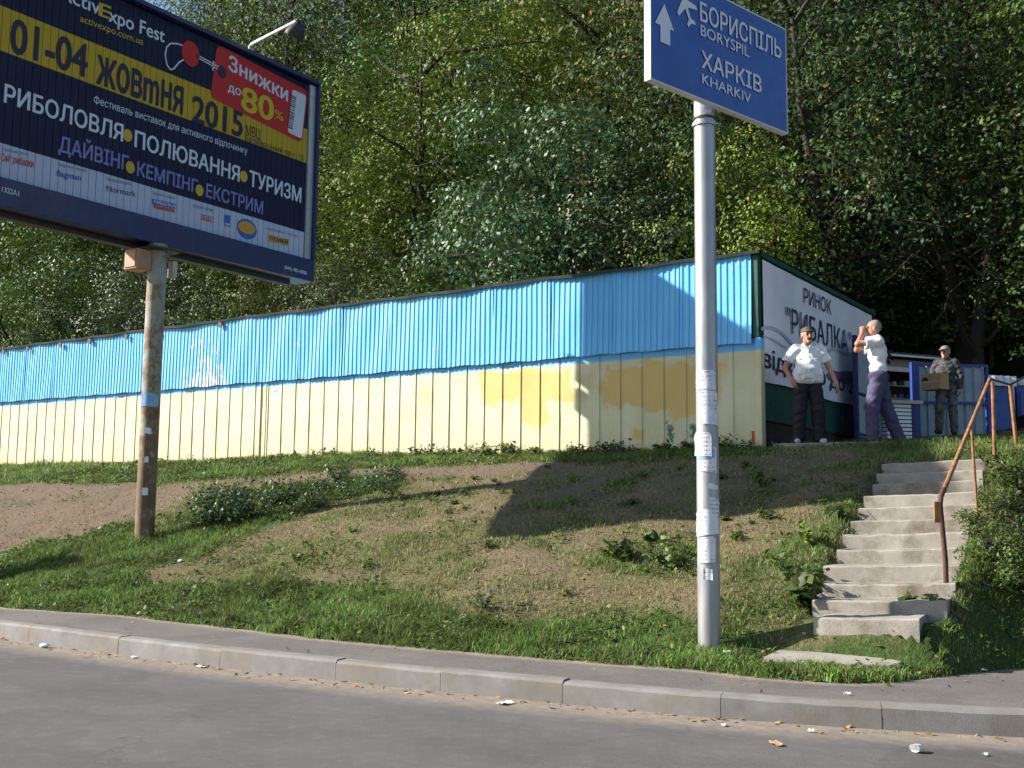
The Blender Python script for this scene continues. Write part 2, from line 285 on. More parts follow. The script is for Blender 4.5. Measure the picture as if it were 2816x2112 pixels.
for k_, c_ in dict(skin=(.40, .20, .135), shirt=(.68, .70, .72), trouser=(.010, .010, .014), olive=(.075, .075, .045), white_t=(.76, .77, .82), navy=(.062, .055, .115),
                   shoe_grey=(.45, .46, .50), shoe_dark=(.02, .02, .022), hair=(.24, .21, .19), eye=(.02, .018, .018), cap_lilac=(.20, .18, .19), stache=(.10, .07, .055)).items():
    M[k_] = pm('cloth_'+k_ if k_ not in ('skin', 'hair', 'eye', 'stache') else k_, c_, .75 if k_ != 'skin' else .5, .12, 14, bump=.25 if k_ != 'skin' else .05, bs=30, bd=.01)
m = NT('camouflage'); v = m.coord(); n = m.noise(v, 9, 3, .6, 1.5); n2 = m.noise(v, 16, 3)
c = m.ramp(n, [(0, (.018, .018, .017)), (.44, (.042, .043, .042)), (.53, (.085, .085, .09)), (.62, (.03, .028, .025))], 'CONSTANT')
c = m.mix(m.ramp(n2, [(.56, 0.), (.6, .7)]), c, (.11, .11, .12)); m.set('Base Color', c); m.set('Roughness', .85); M['camo'] = m.m
m = NT('camouflage_trousers'); v = m.coord(); n = m.noise(v, 8, 3, .6, 1.5)
c = m.ramp(n, [(0, (.045, .045, .04)), (.42, (.10, .10, .09)), (.52, (.15, .145, .13)), (.62, (.07, .065, .055))], 'CONSTANT'); m.set('Base Color', c); m.set('Roughness', .85); M['camo_leg'] = m.m

# ------------------------------------------------------------------ mesh helpers
class MB:
    def __init__(s): s.v = []; s.f = []; s.mi = []
    def add(s, vs, fs, mi=0):
        o = len(s.v); s.v += [tuple(map(float, q)) for q in vs]; s.f += [tuple(i+o for i in f) for f in fs]; s.mi += [mi]*len(fs); return s
    def box(s, a, b, mi=0):
        x0, y0, z0 = a; x1, y1, z1 = b
        return s.add([(x0, y0, z0), (x1, y0, z0), (x1, y1, z0), (x0, y1, z0), (x0, y0, z1), (x1, y0, z1), (x1, y1, z1), (x0, y1, z1)],
                     [(3, 2, 1, 0), (4, 5, 6, 7), (0, 1, 5, 4), (1, 2, 6, 5), (2, 3, 7, 6), (3, 0, 4, 7)], mi)
    def obox(s, c, u, v, w, mi=0):      # oriented box: centre and three half vectors
        c, u, v, w = map(np.asarray, (c, u, v, w))
        vs = [c+a*u+b*v+d*w for d in (-1, 1) for a, b in ((-1, -1), (1, -1), (1, 1), (-1, 1))]
        return s.add(vs, [(3, 2, 1, 0), (4, 5, 6, 7), (0, 1, 5, 4), (1, 2, 6, 5), (2, 3, 7, 6), (3, 0, 4, 7)], mi)
    def tube(s, pts, rad, n=10, mi=0, caps=True):
        pts = [np.asarray(q, float) for q in pts]; rad = rad if hasattr(rad, '__len__') else [rad]*len(pts); vs = []; fs = []
        t0 = pts[1]-pts[0]; ref = np.array([1., 0, 0]) if abs(t0[2]) > .7*np.linalg.norm(t0) else np.array([0, 0, 1.])
        for i, q in enumerate(pts):
            t = pts[min(i+1, len(pts)-1)]-pts[max(i-1, 0)]; t = t/np.linalg.norm(t); a = np.cross(ref, t); a /= np.linalg.norm(a)+1e-9; b = np.cross(t, a)
            for k in range(n):
                th = 2*math.pi*k/n; vs.append(q+rad[i]*(a*math.cos(th)+b*math.sin(th)))
        for i in range(len(pts)-1):
            for k in range(n): fs.append((i*n+k, i*n+(k+1) % n, (i+1)*n+(k+1) % n, (i+1)*n+k))
        if caps: fs += [tuple(range(n-1, -1, -1)), tuple(range((len(pts)-1)*n, len(pts)*n))]
        return s.add(vs, fs, mi)
    def poly(s, pts, thick, nrm, mi=0):  # flat polygon given depth against its normal
        pts = [np.asarray(q, float) for q in pts]; nrm = np.asarray(nrm, float); n = len(pts)
        vs = pts+[q-nrm*thick for q in pts]
        return s.add(vs, [tuple(range(n)), tuple(range(2*n-1, n-1, -1))]+[(i, i+n, (i+1) % n+n, (i+1) % n) for i in range(n)], mi)
    def grid(s, P, mi=0):                # P: (a,b,3) array
        a, b = P.shape[:2]; o = len(s.v); s.v += [tuple(q) for q in P.reshape(-1, 3).tolist()]
        s.f += [(o+i*b+j, o+i*b+j+1, o+(i+1)*b+j+1, o+(i+1)*b+j) for i in range(a-1) for j in range(b-1)]; s.mi += [mi]*((a-1)*(b-1)); return s
    def mesh(s, name, mats):
        me = bpy.data.meshes.new(name); me.from_pydata(s.v, [], s.f); mats = mats if isinstance(mats, (list, tuple)) else [mats]
        for q in mats: me.materials.append(M[q] if isinstance(q, str) else q)
        if len(mats) > 1: me.polygons.foreach_set('material_index', s.mi)
        me.update(); return me
def link(o, parent=None, world_geo=True):
    COL.objects.link(o)
    if parent is not None:
        o.parent = parent
        if world_geo:
            L = Vector(parent.location); q = parent.parent
            while q is not None: L = L+Vector(q.location); q = q.parent
            o.location = -L
    return o
def obj(name, mb, mats, parent=None, smooth=False, world_geo=True, auto=None, bevel=0):
    me = mb if isinstance(mb, bpy.types.Mesh) else mb.mesh(name, mats)
    o = bpy.data.objects.new(name, me)
    if smooth: me.polygons.foreach_set('use_smooth', [True]*len(me.polygons)); me.update()
    if auto: me.set_sharp_from_angle(angle=math.radians(auto))
    if bevel:
        b = o.modifiers.new('bevel', 'BEVEL'); b.width = bevel; b.segments = 2; b.limit_method = 'ANGLE'
    return link(o, parent, world_geo)
def tag(o, label, cat, group=None):
    o['label'] = label; o['category'] = cat
    if group: o['group'] = group
    return o
def thing(name, loc, label, cat, group=None, rz=0):
    o = bpy.data.objects.new(name, None); o.empty_display_size = .2; COL.objects.link(o); o.location = tuple(map(float, loc)); o.rotation_euler = (0, 0, rz)
    return tag(o, label, cat, group)
def struct(o, kind='structure'): o['kind'] = kind; return o
def np_mesh(name, V, Fq, mat, attrs=None, smooth=False):     # V (n,3), Fq (m,k)
    me = bpy.data.meshes.new(name); m_, k_ = Fq.shape
    me.vertices.add(len(V)); me.vertices.foreach_set('co', np.ascontiguousarray(V, dtype=np.float32).ravel())
    me.loops.add(m_*k_); me.loops.foreach_set('vertex_index', np.ascontiguousarray(Fq, dtype=np.int32).ravel())
    me.polygons.add(m_); me.polygons.foreach_set('loop_start', np.arange(0, m_*k_, k_, dtype=np.int32)); me.polygons.foreach_set('loop_total', np.full(m_, k_, dtype=np.int32))
    if smooth: me.polygons.foreach_set('use_smooth', np.ones(m_, dtype=bool))
    me.update(calc_edges=True)
    for nm, arr in (attrs or {}).items():
        arr = np.asarray(arr, dtype=np.float32)
        if arr.ndim == 1: a = me.attributes.new(nm, 'FLOAT', 'POINT'); a.data.foreach_set('value', arr)
        else: a = me.attributes.new(nm, 'FLOAT_COLOR', 'POINT'); a.data.foreach_set('color', np.concatenate([arr, np.ones((len(arr), 1), np.float32)], 1).ravel())
    me.materials.append(M[mat] if isinstance(mat, str) else mat); return me

# text ------------------------------------------------------------
_fc = bpy.data.curves.new('text_tmp', 'FONT'); _fo = bpy.data.objects.new('text_tmp', _fc); COL.objects.link(_fo)
from mathutils.geometry import delaunay_2d_cdt
_fc.fill_mode = 'NONE'; _fc.resolution_u = 4
def text_arrays(body, bold=0., shear=0.):
    """outline of the text filled by the non-zero winding rule (the font's contours overlap)"""
    _fc.body = body; _fc.shear = shear; bpy.context.view_layer.update()
    me = bpy.data.meshes.new_from_object(_fo.evaluated_get(bpy.context.evaluated_depsgraph_get()))
    V = np.array([q.co[:2] for q in me.vertices]); E_ = [tuple(q.vertices) for q in me.edges]; bpy.data.meshes.remove(me)
    loops = []; start = 0
    for i in range(1, len(V)+1):
        if i == len(V) or ((i-1, i) not in _es(E_)): loops.append((start, i)); start = i
    ed = [(k, k+1 if k+1 < b else a) for a, b in loops for k in range(a, b)]
    v2, _, f2, *_r = delaunay_2d_cdt([Vector(q) for q in V.tolist()], ed, [], 0, 1e-6)
    P = np.array([tuple(q) for q in v2]); T = np.array([f for f in f2 if len(f) == 3]); c = P[T].mean(1); w = np.zeros(len(c), int)
    A_ = V[[k for k, _ in ed]]; B_ = V[[k for _, k in ed]]
    for a, b in zip(A_, B_):
        cr = (b[0]-a[0])*(c[:, 1]-a[1])-(b[1]-a[1])*(c[:, 0]-a[0]); w += ((a[1] <= c[:, 1]) & (b[1] > c[:, 1]) & (cr > 0)).astype(int)-((a[1] > c[:, 1]) & (b[1] <= c[:, 1]) & (cr < 0)).astype(int)
    return P, [tuple(t) for t in T[w != 0].tolist()]
_ec = {}
def _es(E_):
    k = id(E_)
    if k not in _ec: _ec.clear(); _ec[k] = set(E_) | {(b, a) for a, b in E_}
    return _ec[k]
CAPH, XH = .728, .545
def put_text(parent, body, L, Rp, T, nrm, mat, bold=.015, ref='H', thick=.002, lift=.006, name='lettering', shear=0.):
    """baseline from L to Rp, T a cap-height point above L; all in the plane with normal nrm"""
    L, Rp, T, nrm = (np.asarray(q, float) for q in (L, Rp, T, nrm))
    V, Fc = text_arrays(body, min(bold, .006), shear)
    x0, x1 = V[:, 0].min(), V[:, 0].max(); u = (Rp-L); up = np.array([0, 0, 1.]) * (T[2]-(L[2]))
    base = CAPH if ref == 'H' else XH
    P = L[None]+((V[:, 0]-x0)/(x1-x0))[:, None]*u[None]+(V[:, 1]/base)[:, None]*up[None]+nrm[None]*lift
    T = np.array(Fc); lo_, hi_ = V[T][:, :, 0].min(1), V[T][:, :, 0].max(1); od = np.argsort(lo_); reach = np.maximum.accumulate(hi_[od]); gap = lo_[od][1:]-reach[:-1]
    nw = body.count(' '); cuts = np.sort(lo_[od][1:][np.argsort(-gap)[:nw]]) if nw else np.array([]); wid = np.searchsorted(cuts, lo_+1e-7, side='right') if nw else np.zeros(len(T), int); res = None
    for w_ in range(nw+1):                # each word is a part of its own
        tw_ = T[wid == w_]
        if not len(tw_): continue
        used, inv = np.unique(tw_, return_inverse=True); Pw = P[used]; Fw = [tuple(q) for q in inv.reshape(-1, 3).tolist()]; mb = MB(); mb.add(Pw, Fw)
        if bold > .01:                    # heavier strokes: the outline laid over itself with small shifts
            a = bold*.8; uh = u/(x1-x0); uv = up/base
            for k, (i, j) in enumerate(((1, 0), (-1, 0), (0, .7), (0, -.7), (.7, .5), (-.7, .5), (.7, -.5), (-.7, -.5))): mb.add(Pw+uh*a*i+uv*a*j+nrm*.0002*(k+1), Fw)
        res = obj(name, mb, mat, parent)
    return res
def disc(c, ru, rv, u, v, n=20): return [np.asarray(c)+ru*math.cos(2*math.pi*k/n)*np.asarray(u)+rv*math.sin(2*math.pi*k/n)*np.asarray(v) for k in range(n)]

# ================================================================== THE SETTING
# far ground sheet
mb = MB(); mb.add([(-1500, -1500, -.45), (1500, -1500, -.45), (1500, 1500, -.45), (-1500, 1500, -.45)], [(0, 1, 2, 3)]); struct(obj('ground', mb, 'far_ground'))
# road
def strip(X, f0, f1, nrow, power=1.0):
    t = np.linspace(0, 1, nrow)**power; P = np.zeros((nrow, len(X), 3)); P[..., 0] = X[None]; P[..., 1] = f0(X)[None]+(f1(X)-f0(X))[None]*t[:, None]; return P
def grid_faces(a, b):
    i, j = np.meshgrid(np.arange(a-1), np.arange(b-1), indexing='ij'); i = i.ravel(); j = j.ravel()
    return np.stack([i*b+j, i*b+j+1, (i+1)*b+j+1, (i+1)*b+j], 1)
X = np.concatenate([np.linspace(-60, -16, 45), np.linspace(-15.7, 2, 120), np.linspace(2.5, 14, 24)])
P = strip(X, lambda x: kerbY(x)+.06, lambda x: 0*x-14, 90, 2.2); dist = (kerbY(P[..., 0])-P[..., 1])
P[..., 2] = .012*(fbm(P[..., 0]*.5, P[..., 1]*.5)-.5)*sst(.3, 1.5, dist)
dust = np.clip(1.5-dist/.36, 0, 1)
struct(link(bpy.data.objects.new('road', np_mesh('road', P.reshape(-1, 3), grid_faces(*P.shape[:2]), 'road', {'dust': dust.ravel()}, True))))
# sidewalk
P = strip(X, lambda x: kerbY(x)+.10, lambda x: backY(x)+.35, 16); P[..., 2] = .146+.006*(fbm(P[..., 0]*1.3, P[..., 1]*1.3)-.5)
dust = np.clip(1.1-(backY(P[..., 0])-P[..., 1])/.10, 0, 1)
struct(link(bpy.data.objects.new('sidewalk', np_mesh('sidewalk', P.reshape(-1, 3), grid_faces(*P.shape[:2]), 'walk', {'dust': dust.ravel()}, True))))
# kerb of single stones
kerb = bpy.data.objects.new('kerb', None); COL.objects.link(kerb); struct(kerb)
joints = [-9.68-1.3*k for k in range(30, 0, -1)]+[-9.68, -8.33, -7.05, -5.85, -4.92, -3.97, -2.89, -1.95, -1.0, 0, 1, 2, 3, 4]
rng = np.random.RandomState(3)
for a, b in zip(joints[:-1], joints[1:]):
    n = 6 if b > -14 else 2; hb = rng.uniform(-.006, .006); xs = np.linspace(a+.002, b-.002, n+1); mb = MB(); rings = []
    for k, x in enumerate(xs):
        y = float(kerbY(x)); dy = float(kerbY(x+.05)-kerbY(x-.05))/.1; nx, ny = -dy/math.hypot(1, dy), 1/math.hypot(1, dy); e = .35 if k in (0, n) else 1
        j1, j2 = rng.uniform(-.002, .002, 2); hh = .152+.0012*rng.uniform(-1, 1)+hb
        sec = [(0, -.1), (j1, .07), (.004+j2, hh-.022*rng.uniform(.8, 1.2)), (.022, hh-.004), (.05, hh), (.128, hh), (.138, hh-.01), (.14, -.1)]
        rings += [(x+nx*o, y+ny*o, z) for o, z in sec]
    m8 = len(sec); fs = [(k*m8+i, k*m8+i+1, (k+1)*m8+i+1, (k+1)*m8+i) for k in range(n) for i in range(m8-1)]
    fs += [tuple(range(m8-1, -1, -1)), tuple(range(n*m8, (n+1)*m8))]; mb.add(rings, fs); obj('kerb_stone', mb, 'kerb', kerb, smooth=True, auto=12)
# slope and hill
def in_poly(X, Y, poly):
    c = np.zeros(np.shape(X), bool); n = len(poly)
    for i in range(n):
        (x0, y0), (x1, y1) = poly[i], poly[i-1]
        cr = ((y0 > Y) != (y1 > Y)); xi = (x1-x0)*(Y-y0)/((y1-y0) if y1 != y0 else 1e-9)+x0; c ^= cr & (X < xi)
    return c
def ground_poly(pts): return [tuple(gp(x*1.273, y*1.273)[:2]) for x, y in pts]
POLY = [(ground_poly(p), g_, b_) for p, g_, b_ in (     # outlines seen in the photo, turned into places on the ground: (outline, green, bare)
    ([(-120, 1012), (400, 1000), (1000, 975), (1660, 948), (1660, 985), (1240, 998), (800, 1012), (400, 1040), (-120, 1052)], .85, .1),
    ([(-120, 1050), (250, 1048), (440, 1058), (300, 1118), (120, 1165), (-120, 1225)], .05, 1.),
    ([(440, 1052), (800, 1014), (1240, 1000), (1300, 1010), (1130, 1030), (900, 1034), (640, 1046)], .0, 1.),
    ([(430, 1075), (560, 1058), (880, 1030), (890, 1050), (720, 1085), (640, 1128), (500, 1165), (350, 1160)], 1., 0.),
    ([(-150, 1230), (0, 1208), (300, 1125), (345, 1150), (500, 1160), (420, 1205), (290, 1240), (330, 1262), (520, 1258), (720, 1262), (860, 1285), (1060, 1340), (1300, 1335), (1500, 1345), (1560, 1365), (1620, 1480), (1400, 1450), (700, 1390), (-150, 1340)], 1., 0.),
    ([(500, 1170), (760, 1160), (800, 1230), (560, 1255), (420, 1240)], .38, .1),
    ([(820, 1170), (1000, 1150), (1060, 1230), (960, 1300), (820, 1270)], .36, .1),
    ([(1280, 1190), (1500, 1170), (1500, 1260), (1300, 1260)], .5, .1),
    ([(1560, 1230), (1700, 1190), (1800, 1120), (1880, 1040), (1800, 1300), (1780, 1380), (1560, 1400)], .6, .1),
    ([(1560, 1380), (1800, 1400), (1980, 1395), (2060, 1300), (2300, 1250), (2300, 1480), (1560, 1490)], 1., 0.),
    ([(1680, 965), (1860, 958), (2300, 945), (2300, 990), (2160, 1010), (1900, 985)], .75, .1),
    ([(2060, 1300), (2100, 1100), (2160, 1000), (2300, 960), (2300, 1300)], .95, 0.))]
def cover(X, Y):
    """(green, bare, wood) cover of the slope"""
    X = np.asarray(X, float); Y = np.asarray(Y, float); n1 = fbm(X*1.1+3, Y*1.1+7, 4)-.5; n2 = fbm(X*3.1+9, Y*3.1, 3)-.5; n3 = fbm(X*1.3+40, Y*1.3+11, 4)-.5
    g = np.clip(.20+1.3*n1+1.0*n2, .03, .7); b = np.clip(.25+1.5*n3-.8*n2, 0, 1)
    for poly, g_, b_ in POLY:
        w = np.zeros(np.shape(X))
        for k, (dx, dy) in enumerate(((0, 0), (.07, .05), (-.06, .07), (.05, -.08))):
            w += .25*in_poly(X+.55*n3+.35*n2+dx, Y+.45*n1-.25*n2+dy, poly)
        g = g*(1-w)+w*np.clip(g_+.5*n2, 0, 1); b = b*(1-w)+w*np.clip(b_+.3*n2, 0, 1)
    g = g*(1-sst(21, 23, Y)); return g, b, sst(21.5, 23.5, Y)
X = np.concatenate([np.linspace(-110, -32, 40), np.linspace(-31, -16.2, 60), np.linspace(-16, 1.2, 175), np.linspace(1.6, 40, 40)])
s = np.concatenate([np.linspace(0, .3, 5), np.linspace(.36, 9.5, 120), np.linspace(9.8, 20, 36), np.linspace(21, 75, 40), np.linspace(80, 150, 15)])
Xg, sg = np.meshgrid(X, s); Yg = backY(np.clip(Xg, -70, 14))*np.clip(1-sg/16, 0, 1)+7*(1-np.clip(1-sg/16, 0, 1))+sg
Zg = terr(Xg, Yg)
gC, bC, wC = cover(Xg, Yg)
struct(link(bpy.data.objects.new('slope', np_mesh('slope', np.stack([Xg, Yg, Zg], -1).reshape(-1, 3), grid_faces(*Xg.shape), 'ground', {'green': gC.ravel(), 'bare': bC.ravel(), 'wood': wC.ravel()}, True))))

SLABS = [[(415, 1462, .215), (600, 1375, .255), (960, 1355, .275), (1440, 1435, .25), (1330, 1490, .215)]]
SLABP = [[atZ(1900+a*.4219, 1200+b*.4219, z) for a, b, z in px] for px in SLABS]
def on_slab(x, y): return in_poly(x, y, [tuple(q[:2]) for q in SLABP[0]])
# grass blades, one uncountable mass
def blades(n_try, x0, x1, y0, y1, dens, seed, lush_h, dry_h, width):
    r = np.random.RandomState(seed); x = r.uniform(x0, x1, n_try); y = r.uniform(y0, y1, n_try)
    # tufting
    x += .05*r.randn(n_try)*0; s = y-backY(x); g, b, w = cover(x, y)
    cl = fbm(x*6, y*6, 2)
    keep = (s > .0) & (r.rand(n_try) < dens*np.clip(.15+1.0*g+.5*(1-b), 0, 1)*np.clip((cl-.22)*2.2, .15, 1)*(1-.72*b*(g < .4)))
    xl = -3.14-.112*(y-9.23); stair = (x > xl+.03) & (x < xl+1.09) & (y > 8.35) & (y < 13.4)
    slab = on_slab(x, y)
    keep &= ~stair & ~slab & ~((y > 14.84) & (x < -5.75))
    x, y, g, b, cl = x[keep], y[keep], g[keep], b[keep], cl[keep]; n = len(x); z = terr(x, y)-.01
    isg = r.rand(n) < np.clip(g*1.15-.05, .05, .97)
    h = np.where(isg, lush_h*(.15+1.5*fbm(x*2.2+7, y*2.2+3, 3)**1.5*1.4+.35*r.rand(n))*(.4+.6*g), dry_h*(.5+r.rand(n)))
    az = r.uniform(0, 2*math.pi, n); lean = h*r.uniform(.15, .9, n); wd = width*r.uniform(.6, 1.3, n)
    dx, dy = np.cos(az), np.sin(az); px, py = -dy*wd/2, dx*wd/2
    tw = r.uniform(0, 2*math.pi, n); px, py = np.cos(tw)*wd/2, np.sin(tw)*wd/2
    V = np.zeros((n, 5, 3)); V[:, 0] = np.stack([x-px, y-py, z], 1); V[:, 1] = np.stack([x+px, y+py, z], 1)
    mx, my, mz = x+dx*lean*.35, y+dy*lean*.35, z+h*.6
    V[:, 2] = np.stack([mx-px*.8, my-py*.8, mz], 1); V[:, 3] = np.stack([mx+px*.8, my+py*.8, mz], 1); V[:, 4] = np.stack([x+dx*lean, y+dy*lean, z+h*.92], 1)
    o = np.arange(n)[:, None]*5
    T = np.concatenate([o+[0, 1, 3], o+[0, 3, 2], o+[2, 3, 4]], 0)
    k = r.rand(n, 1)
    gcol = np.array([.060, .125, .022])*(1-k)+np.array([.185, .300, .070])*k
    yel = (r.rand(n, 1) < .14); gcol = np.where(yel, np.array([.20, .185, .075]), gcol)
    dcol = np.array([.13, .112, .05])*(1-k)+np.array([.36, .32, .17])*k
    mot = fbm(x*1.7+5, y*1.7+2, 4)[:, None]; m2 = fbm(x*4+1, y*4+8, 2)[:, None]
    gcol = gcol*(.55+.9*mot)*(.7+.6*m2); gcol = gcol*(1-.35*(mot < .45))+np.array([.10, .095, .03])*.35*(mot < .45)
    c = np.where(isg[:, None], gcol, dcol); return V.reshape(-1, 3), T, np.repeat(c, 5, 0)
parts = [blades(200000, -15.5, 2.2, 6.85, 10.6, .95, 1, .085, .05, .0075), blades(145000, -14, 2.6, 10.6, 14.9, .85, 2, .09, .05, .009),
         blades(90000, -28, -13, 6.8, 14.9, .75, 3, .11, .05, .013), blades(16000, -5.7, 1, 14.9, 21, .7, 4, .08, .05, .011)]
off = 0; Vs = []; Ts = []; Cs = []
for v_, t_, c_ in parts: Vs.append(v_); Ts.append(t_+off); Cs.append(c_); off += len(v_)
gr_o = link(bpy.data.objects.new('grass', np_mesh('grass', np.concatenate(Vs), np.concatenate(Ts), 'grass', {'gcol': np.concatenate(Cs)})))
gr_o['label'] = 'green and dry grass growing over the slope and along the sidewalk'; gr_o['category'] = 'grass'; struct(gr_o, 'stuff')

# ================================================================== MARKET SHED
YF = 14.5; XC = -5.68
shed = thing('market_shed', (-15, 14.6, 2.1), 'long low shed with cream lower sheets and sky blue corrugated upper sheets', 'building')
rng = np.random.RandomState(11)
def lower_mesh(seed, h=2.05, w=.366):
    r = np.random.RandomState(seed); nz = 7; xs = [-.016, -.013, .013, .016, .09, .18, .27, .352]; ys = [0, -.014, -.014, 0, 0, 0, 0, 0]; P = np.zeros((nz, len(xs), 3))
    for i in range(nz):
        for j, (x, y) in enumerate(zip(xs, ys)):
            P[i, j] = (x, y+(r.uniform(-.005, .005) if 3 < j < 7 else r.uniform(-.0015, .0015)), i*h/(nz-1))
    mb = MB(); mb.grid(P); me = mb.mesh('lower_panel', 'panel'); me.polygons.foreach_set('use_smooth', [True]*len(me.polygons)); me.set_sharp_from_angle(angle=math.radians(35)); return me
lows = [lower_mesh(k) for k in range(8)]
x = -5.70-.366; k = 0
seams = []
while x > -32:
    seams.append(x); x -= .366
for x in seams:
    o = link(bpy.data.objects.new('lower_panel', lows[rng.randint(8)]), shed); o.location += Vector((x, YF+rng.uniform(-.003, .003), 1.68)); o.rotation_euler = (0, 0, rng.uniform(-.007, .007))
for x in (-15.79, -15.64):                # doubled ribs where two runs of sheet meet
    mb = MB().box((x-.02, YF-.022, 1.7), (x+.02, YF-.004, 3.72)); obj('rib', mb, 'panel', shed)
mb = MB().box((-5.70, YF-.045, 1.7), (-5.615, YF+.10, 3.735)); obj('corner_post', mb, 'panel', shed, bevel=.008)
def upper_mesh(seed, w=1.15, h=1.30):
    r = np.random.RandomState(seed); prof = [(.0, 0), (.026, 0), (.036, -.014), (.066, -.014), (.076, 0)]; xs = []; ys = []
    for k in range(12):
        for a, b in prof:
            if k*.1+a <= w+.001: xs.append(k*.1+a); ys.append(b)
    nz = 9; P = np.zeros((nz, len(xs), 3)); a1, a2, a3 = r.uniform(-1, 1, 3); X_ = np.array(xs)
    for i in range(nz):
        t = i/(nz-1); P[i, :, 0] = X_; P[i, :, 2] = t*h+(.008*np.sin(X_*9+seed) if i == 0 else 0)
        P[i, :, 1] = np.array(ys)+.010*a1*np.sin(X_*4.5+t*2.5+seed)+.008*a2*np.sin(X_*8+seed*2-t*4)-.012*abs(a3)*(1-t)**2
    mb = MB(); mb.grid(P); me = mb.mesh('upper_sheet', 'blue_sheet'); me.polygons.foreach_set('use_smooth', [True]*len(me.polygons)); me.set_sharp_from_angle(angle=math.radians(20)); return me
ups = [upper_mesh(k) for k in range(7)]
x = -5.73-1.15; k = 0
while x > -33:
    o = link(bpy.data.objects.new('upper_sheet', ups[rng.randint(7)]), shed); o.location += Vector((x, YF-.052-.004*(k % 2)+rng.uniform(-.003, .003), 3.655+rng.uniform(-.006, .006)+.004*(x+15)/10)); o.rotation_euler = (rng.uniform(-.01, .006), 0, rng.uniform(-.006, .006))
    x -= 1.125; k += 1
# roof sheet with turned-down dark edge
P = np.zeros((4, 120, 3)); xs = np.linspace(-33, -5.60, 120); wv = .012*np.sin(xs*5.3)+.012*np.sin(xs*1.9+1)
for i, (y, z) in enumerate(((YF-.115, 4.925), (YF-.13, 4.965), (YF-.1, 4.975), (20.25, 5.06))):
    P[i, :, 0] = xs; P[i, :, 1] = y+(wv if i < 3 else 0); P[i, :, 2] = z+(wv*.8 if i < 3 else 0)
obj('roof', MB().grid(P), 'roof', shed)
for x in (-24.6, -23.6, -22.3, -21.2, -19.9, -18.9, -16.9):
    obj('roof_clip', MB().obox((x, YF-.125, 4.86), (.05, 0, -.02), (0, .012, 0), (.012, 0, .05)), 'dark_metal', shed)
# side wall in green boards
y = YF+.10; k = 0
while y < 20.1:
    w = .62; mb = MB().box((XC-.03, y+.006, 2.58), (XC-.002*(k % 3), min(y+w, 20.2)-.006, 4.93)); obj('side_board', mb, 'green', shed, bevel=.004); y += w; k += 1
obj('plinth', MB().box((XC-.10, YF+.11, 1.7), (XC-.035, 20.2, 2.60)), 'plinth', shed)
obj('wall_back', MB().box((-32, 20.1, 1.8), (XC-.1, 20.2, 5.0)), 'green', shed)
obj('edge_trim', MB().box((XC-.02, YF+.05, 4.915), (XC+.07, 20.22, 4.985)), 'green', shed)
obj('corner_trim', MB().box((XC-.06, YF-.03, 3.74), (XC+.025, YF+.095, 4.93)), 'green', shed)
def sheet_paper(parent, c, w, h, mat='paper', name='paper_notice', rot=0):
    mb = MB().obox(c, (w/2*math.cos(rot), 0, w/2*math.sin(rot)), (0, .0015, 0), (-h/2*math.sin(rot), 0, h/2*math.cos(rot))); return obj(name, mb, mat, parent)
sheet_paper(shed, (-15.35, YF-.006, 3.42), .22, .27); sheet_paper(shed, (-15.38, YF-.0085, 3.46), .10, .05, 'paper_blue', rot=-.4)

# ---- banner on the side wall
bn = thing('banner', (XC, 17, 3.1), 'white vinyl banner with navy lettering on the green side wall', 'banner')
XB = XC+.055; N_ = (1, 0, 0)
def c3(x, y): return (2000+.3689*x, 640+.3689*y)
def bp(x, y, dx=0): return atX(*c3(x, y), XB+dx)
ys = np.linspace(14.62, 20.05, 40); zs = np.linspace(0, 1, 12); P = np.zeros((12, 40, 3))
for i, t in enumerate(zs):
    P[i, :, 1] = ys; P[i, :, 0] = XB-.014+.010*np.sin(ys*2.2+t*2)*np.sin(t*3.1)+.004*np.sin(ys*7+t*5); P[i, :, 2] = 3.12+t*1.77+.02*np.sin(ys*1.7)*(1-t)
obj('vinyl', MB().grid(P), 'banner', bn, smooth=True)
put_text(bn, 'РИНОК', bp(572, 523), bp(775, 612), bp(568, 408), N_, 'print_navy', .004)
put_text(bn, '"РИБАЛКА"', bp(442, 737), bp(925, 907), bp(440, 548), N_, 'print_navy', .006)
put_text(bn, 'відкрито до 20', bp(270, 1000), bp(985, 1215), bp(268, 893), N_, 'print_navy', .012, 'x')
def ribbon(parent, pts, w, nrm, mat, name, lift=.008):
    mb = MB(); pts = [np.asarray(q) for q in pts]; nrm = np.asarray(nrm, float); vs = []
    for i, q in enumerate(pts):
        t = pts[min(i+1, len(pts)-1)]-pts[max(i-1, 0)]; t /= np.linalg.norm(t); b = np.cross(nrm, t); vs += [q+b*w/2+nrm*lift, q-b*w/2+nrm*lift]
    mb.add(vs, [(2*i, 2*i+1, 2*i+3, 2*i+2) for i in range(len(pts)-1)]); return obj(name, mb, mat, parent)
def curve(pts, n=24):
    pts = np.array(pts, float); t = np.linspace(0, 1, len(pts)); tt = np.linspace(0, 1, n); deg = min(len(pts)-1, 3)
    return np.stack([np.polyval(np.polyfit(t, pts[:, k], deg), tt) for k in (0, 1)], 1)
ribbon(bn, [bp(*q) for q in curve([(250, 720), (310, 708), (400, 745), (500, 855)])], .05, N_, 'fish_line', 'fish_outline')
ribbon(bn, [bp(*q) for q in curve([(262, 770), (340, 800), (440, 860)])], .03, N_, 'fish_line', 'fish_outline')
ribbon(bn, [bp(*q) for q in curve([(740, 895), (800, 868), (880, 890), (960, 925)])], .05, N_, 'fish_line', 'fish_outline')
obj('fish_body', MB().poly([bp(*q, .007) for q in [(740, 1060), (770, 1020), (830, 1035), (890, 1030), (960, 1040), (960, 1110), (900, 1130), (830, 1105), (770, 1100)]], .001, N_), 'fish_body', bn)

